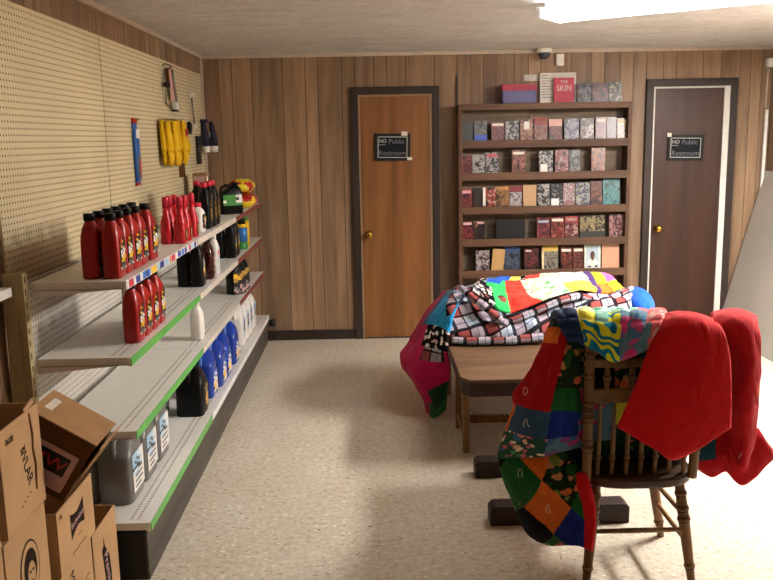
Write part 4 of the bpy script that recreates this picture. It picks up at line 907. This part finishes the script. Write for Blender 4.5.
# ---------------------------------------------------------------- quilts
def cr(p0, p1, p2, p3, t):
    return .5*((2*p1)+(p2-p0)*t+(2*p0-5*p1+4*p2-p3)*t*t+(3*p1-p0-3*p2+p3)*t**3)
def crow(pts, u):
    n = len(pts)-1; x = min(u*n, n-1e-6); i = int(x); g = lambda k: pts[max(0, min(n, k))]
    def e(k):
        if k < 0: return pts[0]*2-pts[1]
        if k > n: return pts[n]*2-pts[n-1]
        return pts[k]
    return cr(e(i-1), e(i), e(i+1), e(i+2), x-i)
def cloth(ctrl, nu, nv, pick, back='f_red', th=.016, wr=.006, wf=9, puff=0.0, cells=None, seed=0, uvrot=0, uvs=1.0, smooth_edge=True):
    """padded cloth through a grid of control points; pick(u,v,p) names the fabric of a spot"""
    rows_ = [[Vector(p) for p in r_] for r_ in ctrl]
    G = []
    for j in range(nv+1):
        v = j/nv; colm = [crow([crow(r_, i/nu) for r_ in rows_], v) for i in range(nu+1)]
        G.append(colm)
    Nn = [[None]*(nu+1) for _ in range(nv+1)]
    for j in range(nv+1):
        for i in range(nu+1):
            a_ = G[j][min(nu, i+1)]-G[j][max(0, i-1)]; b_ = G[min(nv, j+1)][i]-G[max(0, j-1)][i]
            n_ = a_.cross(b_); Nn[j][i] = n_.normalized() if n_.length > 1e-9 else Vector((0, -1, 0))
    # outward = towards -Y / up
    avg = sum((Nn[j][i] for j in range(nv+1) for i in range(nu+1)), Vector())
    sg = 1 if avg.dot(Vector((0, -.8, .6))) > 0 else -1
    mb = MB(); uv = []
    # arc-length based uv
    ul = [0]
    for i in range(nu): ul.append(ul[-1]+sum((G[j][i+1]-G[j][i]).length for j in range(0, nv+1, max(1, nv//4)))/len(range(0, nv+1, max(1, nv//4))))
    vl = [0]
    for j in range(nv): vl.append(vl[-1]+sum((G[j+1][i]-G[j][i]).length for i in range(0, nu+1, max(1, nu//4)))/len(range(0, nu+1, max(1, nu//4))))
    top, bot, uvv = [], [], []
    cu_, su_ = math.cos(uvrot), math.sin(uvrot)
    for j in range(nv+1):
        for i in range(nu+1):
            p = G[j][i]; n_ = Nn[j][i]*sg; u, v = i/nu, j/nv
            w_ = wr*(noise.noise(p*wf+Vector((seed, 0, 0)))+.5*noise.noise(p*wf*2.3+Vector((0, seed, 0))))
            if puff and cells:
                fu, fv = (u*cells[0]) % 1, (v*cells[1]) % 1
                w_ += puff*(math.sin(PI*fu)*math.sin(PI*fv))**.5
            ed = min(1, min(u, 1-u)*nu/2.0, min(v, 1-v)*nv/2.0); ed = math.sin(ed*PI/2)
            h_ = th*(.25+.75*ed)*.5
            top.append(p+n_*(w_*max(.2, ed)+h_)); bot.append(p+n_*(w_*max(.2, ed)-h_))
            x_, y_ = ul[i]*uvs, -vl[j]*uvs; uvv.append((x_*cu_-y_*su_, x_*su_+y_*cu_))
    o = len(top); mb.v = [tuple(p) for p in top+bot]; W1 = nu+1
    def q(a_, b_, c_, d_, k): mb.f.append([a_, b_, c_, d_] if sg > 0 else [d_, c_, b_, a_]); mb.mi.append(mb.slot(k)); mb.sm.append(True)
    for j in range(nv):
        for i in range(nu):
            k = pick((i+.5)/nu, (j+.5)/nv, G[j][i]); a_ = j*W1+i
            q(a_, a_+1, a_+1+W1, a_+W1, k)
            q(o+a_+W1, o+a_+1+W1, o+a_+1, o+a_, back)
    for i in range(nu):
        k1, k2 = pick((i+.5)/nu, .001, G[0][i]), pick((i+.5)/nu, .999, G[nv][i])
        q(o+i, o+i+1, i+1, i, k1); b_ = nv*W1; q(b_+i, b_+i+1, o+b_+i+1, o+b_+i, k2)
    for j in range(nv):
        k1, k2 = pick(.001, (j+.5)/nv, G[j][0]), pick(.999, (j+.5)/nv, G[j][nu])
        a_ = j*W1; q(a_, a_+W1, o+a_+W1, o+a_, k1); b_ = a_+nu; q(o+b_, o+b_+W1, b_+W1, b_, k2)
    mb.uvv = uvv+uvv
    return mb
def cbuild(mb, name, parent, org):
    mb.v = [tuple(Vector(p)-org) for p in mb.v]
    ob = mb.build(name, parent); me = ob.data; L = me.uv_layers.new(name='UVMap')
    for lp_ in me.loops: L.data[lp_.index].uv = mb.uvv[lp_.vertex_index]
    return ob
def A(rows_): return [[at(*p) for p in r_] for r_ in rows_]
def grid_pick(rows_):
    nr = len(rows_)
    def f(u, v, p):
        r_ = rows_[min(nr-1, int(v*nr))]; return r_[min(len(r_)-1, int(u*len(r_)))]
    return f
def cuts(vs, rows_):
    """rows_ of [(u_end, key), ...] with row limits vs"""
    def f(u, v, p):
        for lim, r_ in zip(vs, rows_):
            if v <= lim:
                for ue, k in r_:
                    if u <= ue: return k
                return r_[-1][1]
        return rows_[-1][-1][1]
    return f

# -- plaid-backed quilt heaped on the low table
QO = Vector((1.0, 5.2, TZ)); Q1 = thing('plaid_quilt', 'patchwork quilt with plaid backing heaped on the low wooden table', 'quilt', QO)
Zt = TZ+.012
def tz(px, Y):   # a point on the table top straight below
    p = at(px, 300, Y); return Vector((p.x, Y, Zt))
dome = [
 [(452, 342.5, 5.04), (490, 342, 5.02), (530, 340, 5.02), (570, 337, 5.04), (612, 334, 5.08), (648, 330, 5.14)],
 [(447, 335, 4.99), (490, 337, 4.96), (530, 334, 4.97), (570, 328, 4.99), (612, 326, 5.03), (652, 324, 5.1)],
 [(449, 327, 5.0), (490, 328, 4.97), (530, 325, 4.98), (570, 319, 5.0), (612, 318, 5.04), (652, 316, 5.11)],
 [(447, 318, 5.03), (488, 320, 5.03), (530, 318, 5.03), (572, 310, 5.05), (612, 309, 5.07), (650, 308, 5.14)],
 [(446, 306, 5.08), (486, 310, 5.06), (530, 310, 5.06), (575, 301, 5.1), (612, 301, 5.14), (646, 300, 5.2)],
 [(450, 296, 5.2), (486, 297, 5.2), (530, 298, 5.2), (575, 294, 5.24), (610, 294, 5.28), (640, 296, 5.3)],
 [(456, 291, 5.45), (490, 288, 5.5), (530, 286, 5.5), (572, 284, 5.5), (606, 286, 5.5), (634, 292, 5.45)]]
dc = A(dome)
dc.append([Vector((p.x, 5.75, p.z-.05)) for p in dc[-1]]); dc.append([Vector((p.x, 5.86, TZ+.03)) for p in dc[-1]])
cbuild(cloth(dc, 84, 66, lambda u, v, p: 'p_plaid', 'p_plaid', .03, .026, 8, seed=3, uvrot=.35), 'plaid_backing', Q1, QO)
# patchwork face lying over the heap
pw = [
 [(470, 293, 5.14), (486, 304, 5.09), (504, 316, 5.05), (522, 312, 5.05), (552, 300, 5.08), (580, 293, 5.14), (604, 297, 5.2), (622, 291, 5.28)],
 [(472, 290, 5.22), (488, 298, 5.17), (506, 307, 5.13), (524, 303, 5.14), (552, 295, 5.17), (580, 289, 5.22), (602, 291, 5.28), (618, 287, 5.34)],
 [(474, 287, 5.34), (490, 291, 5.30), (508, 297, 5.26), (528, 294, 5.26), (552, 288, 5.3), (580, 284, 5.34), (602, 285, 5.38), (614, 283, 5.42)],
 [(478, 284.5, 5.46), (494, 285, 5.44), (512, 287, 5.42), (530, 285, 5.42), (554, 281, 5.44), (580, 279.5, 5.46), (600, 279, 5.5), (610, 280, 5.5)],
 [(484, 283, 5.56), (500, 281, 5.56), (516, 281, 5.56), (532, 279, 5.56), (556, 277, 5.56), (580, 276, 5.56), (598, 276, 5.58), (606, 278, 5.58)]]
pw = [[p+Vector((0, -.022, .024)) for p in r_] for r_ in A(pw)]
def pwp(u, v, p):
    q_ = lambda a_, b_: a_+(b_-a_)*v          # seam running from front edge to back edge
    if u < q_(.16, .05): return 'p_bw' if (v*5+u*9) % 1 < .75 else 'p_plaid'
    if u < q_(.20, .10) and v < .5: return 'p_bw'
    if v > .80 and u < .48: return 'f_slate' if u < .12 else 'f_blue' if u < .24 else 'f_yellow' if u < .33 else 'p_bw' if u < .38 else 'f_scarlet' if u < .48 else 'p_pale'
    if v > .62 and u < .20: return 'f_blue'
    if u < q_(.34, .19): return 'f_bgreen'
    if u < q_(.52, .30): return 'f_scarlet'
    if u < q_(.62, .50): return 'p_pale'
    if u < q_(.80, .72): return 'f_yellow' if v < .42 and u > .66-v*.1 else ('p_pale' if u < q_(.70, .56) else 'f_white')
    if u < q_(.83, .77): return 'f_purple'
    if u < q_(.92, .85): return 'f_lime' if v > .35 else 'f_orange'
    return 'f_pink' if v > .38 else 'f_lime'
cbuild(cloth(pw, 140, 72, pwp, 'p_plaid', .018, .010, 10, .006, (9, 4), seed=8), 'patchwork_face', Q1, QO)
def roll(pts, r_, seed):
    P_ = [at(*p) for p in pts]; n = 40; rr = []; path = []
    for i in range(n+1):
        path.append(crow(P_, i/n)+Vector((0, 0, .006*noise.noise(Vector((i*.3, seed, 0)))))); rr.append(r_*(.75+.25*math.sin(PI*i/n))*(1+.2*noise.noise(Vector((i*.25, 5, seed)))))
    b = MB().tube(path, r_, 'p_plaid', 16, rr); L = 0; u = []
    for i in range(n+1):
        if i: L += (path[i]-path[i-1]).length
        u += [(L*1.0, k/16*.16) for k in range(16)]
    b.uvv = u; return b
cbuild(roll([(461, 288, 5.14), (472, 297, 5.06), (486, 308, 5.0), (500, 320, 4.97), (508, 326, 4.96)], .024, 1), 'rolled_edge', Q1, QO)
cbuild(roll([(498, 325, 4.97), (518, 319, 4.97), (540, 309, 5.0), (560, 301, 5.03), (578, 296, 5.08), (592, 300, 5.1), (604, 301, 5.14), (618, 295, 5.2), (632, 288, 5.28)], .022, 2), 'rolled_edge', Q1, QO)
cbuild(roll([(452, 340, 4.97), (480, 341, 4.95), (520, 339, 4.95), (560, 335, 4.96), (596, 333, 5.0)], .026, 3), 'rolled_edge', Q1, QO)
# blue corner on the right
be = A([[(626, 291, 5.35), (636, 289, 5.38), (644, 292, 5.4), (650, 300, 5.42)], [(628, 299, 5.2), (640, 294, 5.22), (648, 299, 5.26), (653, 307, 5.3)], [(632, 308, 5.12), (641, 305, 5.1), (649, 306, 5.14), (652, 312, 5.2)], [(636, 318, 5.10), (643, 318, 5.08), (648, 316, 5.1), (650, 317, 5.14)]])
cbuild(cloth(be, 24, 24, lambda u, v, p: 'f_blue', 'f_blue', .03, .006, 10, .01, (1, 1), seed=4), 'blue_corner', Q1, QO)
# drape over the left edge
ld = A([
 [(446, 291, 5.55), (453, 290, 5.42), (461, 291, 5.3), (466, 294, 5.15)],
 [(430, 307, 5.5), (440, 303, 5.3), (450, 303, 5.13), (456, 310, 5.03)],
 [(417, 327, 5.45), (429, 323, 5.22), (441, 325, 5.05), (450, 331, 4.97)],
 [(407, 344, 5.4), (422, 346, 5.14), (436, 349, 5.0), (448, 352, 4.94)],
 [(400, 356, 5.35), (414, 368, 5.08), (432, 370, 4.98), (450, 368, 4.93)],
 [(410, 377, 5.28), (420, 385, 5.06), (436, 385, 4.97), (449, 382, 4.93)],
 [(424, 400, 5.2), (430, 403, 5.04), (440, 400, 4.97), (447, 396, 4.94)],
 [(428, 418, 5.15), (433, 419, 5.03), (440, 415, 4.98), (446, 410, 4.95)]])
def ldp(u, v, p):
    if v < .10: return 'f_slate' if u > .2 else 'f_mag'
    if v < .30: return 'f_mag' if u < .32-v*.4 else ('f_slate' if u < .40-v*.3 else 'f_sky')
    if v < .43: return 'f_mag' if u < .36 else 'p_bw'
    if v < .51: return 'f_mag' if u < .42 else ('p_plaid' if u < .92 else 'f_mag')
    if v > .70 and u > .45 and abs((v-.78)-(1-u)*.12) < .09: return 'f_dgreen'
    if v > .86 and u > .25: return 'f_green'
    return 'f_mag'
cbuild(cloth(ld, 56, 84, ldp, 'f_mag', .018, .010, 8, seed=6), 'magenta_drape', Q1, QO)

# -- patchwork quilt over the chair back
RO = Vector((1.0, 3.0, 1.0)); Q2 = thing('patchwork_quilt', 'bright patchwork quilt with red backing draped over the chair back', 'quilt', RO)
s1 = A([
 [(549, 321, 3.30), (566, 316, 3.30), (588, 313, 3.30), (612, 312, 3.30), (640, 313, 3.30), (668, 314, 3.30)],
 [(553, 316, 3.08), (568, 312, 3.05), (590, 313, 3.03), (614, 314, 3.03), (640, 315, 3.03), (668, 315, 3.03)],
 [(557, 323, 2.96), (572, 320, 2.935), (590, 322, 2.925), (614, 325, 2.92), (638, 326, 2.92), (664, 322, 2.925)],
 [(563, 332, 2.94), (578, 333, 2.92), (593, 338, 2.91), (612, 345, 2.905), (634, 343, 2.905), (656, 333, 2.915)],
 [(570, 339, 2.95), (583, 341, 2.93), (597, 351, 2.915), (613, 362, 2.91), (634, 355, 2.91), (650, 344, 2.92)]])
s1p = cuts([.30, .52, 1.01], [[(.26, 'f_navy'), (.44, 'p_pale'), (.60, 'p_mint'), (.78, 'p_mint'), (1, 'p_coral')], [(.27, 'f_navy'), (.44, 'p_yellow'), (.55, 'p_mint'), (.64, 'p_scroll'), (.86, 'p_pinkfloral'), (1, 'p_coral')], [(.27, 'f_navy'), (.66, 'p_scroll'), (.90, 'p_pinkfloral'), (1, 'p_coral')]])
cbuild(cloth(s1, 84, 48, s1p, 'p_plaid', .022, .007, 12, .010, (7, 4), seed=11), 'patchwork_shoulder', Q2, RO)
s2 = A([
 [(664, 318, 3.25), (680, 316, 3.25), (698, 316, 3.25), (713, 320, 3.24)],
 [(663, 317, 2.99), (680, 315.5, 2.975), (698, 317, 2.975), (715, 324, 2.99)],
 [(658, 330, 2.905), (676, 326, 2.875), (702, 327, 2.875), (724, 334, 2.90)],
 [(647, 352, 2.885), (672, 350, 2.86), (702, 352, 2.86), (730, 358, 2.885)],
 [(637, 380, 2.875), (666, 384, 2.845), (700, 388, 2.84), (731, 392, 2.875)],
 [(626, 406, 2.875), (660, 420, 2.835), (696, 422, 2.835), (731, 415, 2.87)],
 [(617, 427, 2.88), (654, 449, 2.84), (678, 459, 2.84), (731, 428, 2.87)]])
cbuild(cloth(s2, 60, 70, lambda u, v, p: 'f_red', 'f_teal', .02, .010, 7, seed=14), 'red_backing', Q2, RO)
s3 = A([
 [(710, 314, 3.30), (728, 310, 3.30), (744, 312, 3.30), (757, 318, 3.30)],
 [(713, 322, 3.14), (730, 317, 3.12), (746, 319, 3.11), (757, 326, 3.12)],
 [(718, 338, 3.08), (734, 336, 3.05), (748, 336, 3.04), (759, 342, 3.06)],
 [(729, 368, 3.10), (739, 368, 3.03), (750, 366, 3.01), (758, 374, 3.06)],
 [(726, 410, 3.12), (738, 408, 3.03), (748, 408, 3.02), (756, 412, 3.07)],
 [(726, 440, 3.12), (740, 446, 3.05), (746, 446, 3.04), (752, 442, 3.09)],
 [(730, 462, 3.14), (737, 472, 3.08), (742, 474, 3.07), (748, 460, 3.11)]])
cbuild(cloth(s3, 40, 70, lambda u, v, p: 'f_redd', 'f_redd', .024, .008, 8, seed=16), 'red_backing', Q2, RO)
s4 = A([
 [(688, 438, 3.16), (706, 428, 3.14), (724, 426, 3.12), (742, 428, 3.12), (757, 428, 3.14)],
 [(690, 452, 3.16), (706, 448, 3.12), (724, 446, 3.09), (742, 444, 3.08), (765, 440, 3.12)],
 [(693, 462, 3.16), (707, 465, 3.11), (724, 462, 3.08), (742, 466, 3.06), (773, 450, 3.12)],
 [(697, 467, 3.17), (712, 477, 3.12), (727, 471, 3.09), (744, 485, 3.06), (775, 456, 3.13)]])
def s4p(u, v, p):
    if u < .40 and v < .55: return 'f_teal' if u > .18 else 'f_dblue'
    return 'f_redd'
cbuild(cloth(s4, 48, 36, s4p, 'f_redd', .024, .010, 9, seed=18), 'red_tail', Q2, RO)
# hanging left side, upper
s5 = A([
 [(553, 320, 3.26), (566, 316, 3.24), (580, 318, 3.20), (590, 322, 3.14)],
 [(549, 333, 3.12), (561, 331, 3.07), (574, 334, 3.05), (585, 338, 3.05)],
 [(542, 350, 3.08), (556, 351, 3.02), (570, 352, 3.01), (583, 355, 3.04)],
 [(531, 370, 3.08), (549, 374, 3.01), (566, 374, 3.0), (582, 376, 3.04)],
 [(514, 393, 3.10), (540, 400, 3.00), (563, 400, 2.99), (582, 402, 3.03)],
 [(513, 408, 3.10), (538, 415, 3.00), (563, 416, 2.99), (583, 418, 3.03)],
 [(505, 430, 3.12), (532, 437, 3.01), (560, 437, 3.0), (584, 432, 3.04)],
 [(497, 459, 3.14), (527, 457, 3.05), (557, 452, 3.04), (587, 443, 3.07)]])
def s5p(u, v, p):
    if v < .15: return 'f_dgreen'
    if v < .25 and u < .38: return 'f_orange'
    if v < .66:
        if u < .50+.10*(.5-v): return 'f_redd'
        if u > .90: return 'p_greenflor' if v < .5 else 'p_pinkfloral'
        if v < .25: return 'f_dgreen'
        return 'p_garden' if v < .50 else 'f_green'
    if v < .84:
        if u < .06: return 'f_orange'
        if u < .48: return 'f_slate'
        return 'f_dblue' if u < .88 else 'p_pinkfloral'
    return 'p_ditsy' if u < .5 else 'p_pinkfloral'
cbuild(cloth(s5, 64, 90, s5p, 'p_ditsy', .024, .010, 9, .010, (3, 4), seed=21), 'patchwork_side', Q2, RO)
# hanging left side, lower
s6 = A([
 [(497, 452, 3.16), (520, 450, 3.12), (545, 446, 3.10), (568, 442, 3.10), (584, 440, 3.12)],
 [(501, 468, 3.16), (522, 466, 3.08), (545, 464, 3.05), (567, 460, 3.05), (585, 458, 3.09)],
 [(508, 489, 3.16), (526, 487, 3.06), (547, 484, 3.02), (570, 481, 3.0), (590, 482, 2.945)],
 [(518, 514, 3.14), (534, 508, 3.05), (552, 504, 3.01), (574, 502, 2.97), (595, 502, 2.935)],
 [(526, 530, 3.12), (542, 530, 3.05), (559, 526, 3.01), (577, 524, 2.96), (596, 526, 2.93)],
 [(538, 541, 3.11), (553, 544, 3.06), (567, 545, 3.03), (580, 546, 2.97), (593, 552, 2.935)]])
o6 = at(542, 479.5, 3.03); e1 = at(568.4, 500.8, 3.02)-o6; e2 = at(527.5, 508.7, 3.04)-o6
det = e1.x*e2.z-e1.z*e2.x
def s6p(u, v, p):
    q_ = p-o6; a_ = (q_.x*e2.z-q_.z*e2.x)/det; b_ = (e1.x*q_.z-e1.z*q_.x)/det
    i, j = math.floor(a_), math.floor(b_)
    if u > .86 and v > .35: return 'f_red'
    T_ = {(0, 0): 'f_orange', (-1, 0): 'f_green', (0, 1): 'f_black', (1, 0): 'f_dblue', (0, -1): 'p_garden', (-1, -1): 'f_orange', (-1, 1): 'p_greenflor', (1, 1): 'p_greenflor', (1, -1): 'f_green', (0, -2): 'f_black', (1, -2): 'p_greenflor', (-2, 0): 'p_bw', (-2, -1): 'p_bw', (-1, -2): 'f_black', (-2, 1): 'f_navy', (-2, -2): 'p_ditsy', (2, 0): 'f_red', (2, -1): 'f_red', (1, 2): 'f_red', (0, 2): 'f_black'}
    return T_.get((i, j), 'p_bw')
cbuild(cloth(s6, 84, 84, s6p, 'f_red', .022, .010, 9, .006, (4, 4), seed=24), 'patchwork_side', Q2, RO)
# part lying behind the spindles, on the seat
s7 = [[Vector((x, 3.12, .995)) for x in (.80, .93, 1.06, 1.19)], [Vector((x, 3.07, .86)) for x in (.80, .93, 1.06, 1.2)], [Vector((x, 3.055, .72)) for x in (.80, .93, 1.06, 1.2)], [Vector((x, 3.065, .60)) for x in (.80, .93, 1.06, 1.2)], [Vector((x, 3.09, .50)) for x in (.80, .93, 1.06, 1.2)], [Vector((x, 3.16, .482)) for x in (.80, .93, 1.06, 1.2)], [Vector((x, 3.36, .482)) for x in (.80, .93, 1.06, 1.2)]]
cbuild(cloth(s7, 48, 72, cuts([.16, .32, .46, .56, .64, 1.01], [[(.5, 'f_dgreen'), (1, 'f_teal')], [(.25, 'f_black'), (.5, 'p_garden'), (1, 'f_dgreen')], [(.28, 'p_pinkfloral'), (.42, 'f_yellow'), (.7, 'f_redd'), (1, 'f_slate')], [(.22, 'p_pinkfloral'), (.6, 'f_dgreen'), (1, 'p_garden')], [(.4, 'f_dgreen'), (.6, 'p_garden'), (1, 'f_green')], [(1, 'f_dgreen')]]), 'f_red', .02, .008, 9, .006, (3, 5), seed=27), 'patchwork_inside', Q2, RO)
# part lying over the trestle table
s8 = [[Vector((x, 3.20, z)) for x, z in ((.78, .93), (.95, .95), (1.12, .95), (1.30, .93))], [Vector((x, 3.42, .78)) for x in (.80, .95, 1.12, 1.30)], [Vector((x, 3.60, .715)) for x in (.85, .95, 1.12, 1.30)], [Vector((x, 3.95, .715)) for x in (.88, .95, 1.12, 1.30)]]
cbuild(cloth(s8, 36, 36, grid_pick([['p_pale', 'p_mint', 'f_red'], ['f_green', 'p_garden', 'f_red'], ['f_orange', 'f_dblue', 'f_redd']]), 'f_red', .02, .004, 9, seed=30), 'patchwork_top', Q2, RO)
# white yarn ties
P('yarn', '#e6e0d2', .9)
yb = MB(); random.seed(12)
for px, py, Y in [(525, 388, 2.98), (507, 409, 3.08), (500, 433, 3.1), (526, 420, 2.98), (548, 506, 2.99), (574, 522, 2.98), (533, 545, 3.06), (560, 552, 3.03), (553, 372, 2.99), (582, 357, 3.0), (520, 470, 3.05), (742, 452, 3.04)]:
    p = at(px, py, Y)
    for s_ in (-1, 1):
        yb.tube([p+Vector((0, .012, 0)), p+Vector((s_*.004, -.004, .004)), p+Vector((s_*.007+random.uniform(-.006, .006), -.006, -.012)), p+Vector((s_*.006+random.uniform(-.01, .01), -.004, -.026))], .0011, 'yarn', 5)
yb.v = [tuple(Vector(p)-RO) for p in yb.v]; tag(yb.build('yarn_ties', Q2), 'white yarn ties', kind='stuff')

# ---------------------------------------------------------------- lamps
def fixture(x, y, rz, L, W, lampmat, label):
    r = thing('ceiling_light', label, 'ceiling light', (x, y, ZC), math.radians(rz))
    MB().box(-L/2, L/2, -W*.22, W*.22, -.04, -.001, 'lampbody').build('housing', r, .004)
    MB().box(-L/2+.012, L/2-.012, -W/2+.012, W/2-.012, -.085, -.04, lampmat).build('diffuser', r, .012)
    for s_ in (-1, 1): MB().box(s_*L/2-.012, s_*L/2+.012, -W/2, W/2, -.09, -.035, 'lampbody').build('end_cap', r, .003)
    return r
a = math.radians(-34); ax, ay = Vector((math.cos(a), math.sin(a), 0)), Vector((-math.sin(a), math.cos(a), 0))
corner = Vector((1.07, 4.88, 0)); L, W = 1.24, .30
c = corner+ax*(L/2)-ay*(W/2)
fixture(c.x, c.y, -34, L, W, 'lamp', 'glowing fluorescent ceiling light above the quilts')
fixture(3.0, 4.35, 90, 1.24, .30, 'lamp2', 'fluorescent ceiling light high at the right of the room, outside the view')

# ---------------------------------------------------------------- world and view
w = bpy.data.worlds.new('world'); bpy.context.scene.world = w; w.use_nodes = True
w.node_tree.nodes['Background'].inputs[0].default_value = (.05, .05, .05, 1)
vs = bpy.context.scene.view_settings
vs.view_transform = 'Standard'; vs.look = 'None'; vs.exposure = 1.0; vs.gamma = 1.0; vs.use_curve_mapping = False
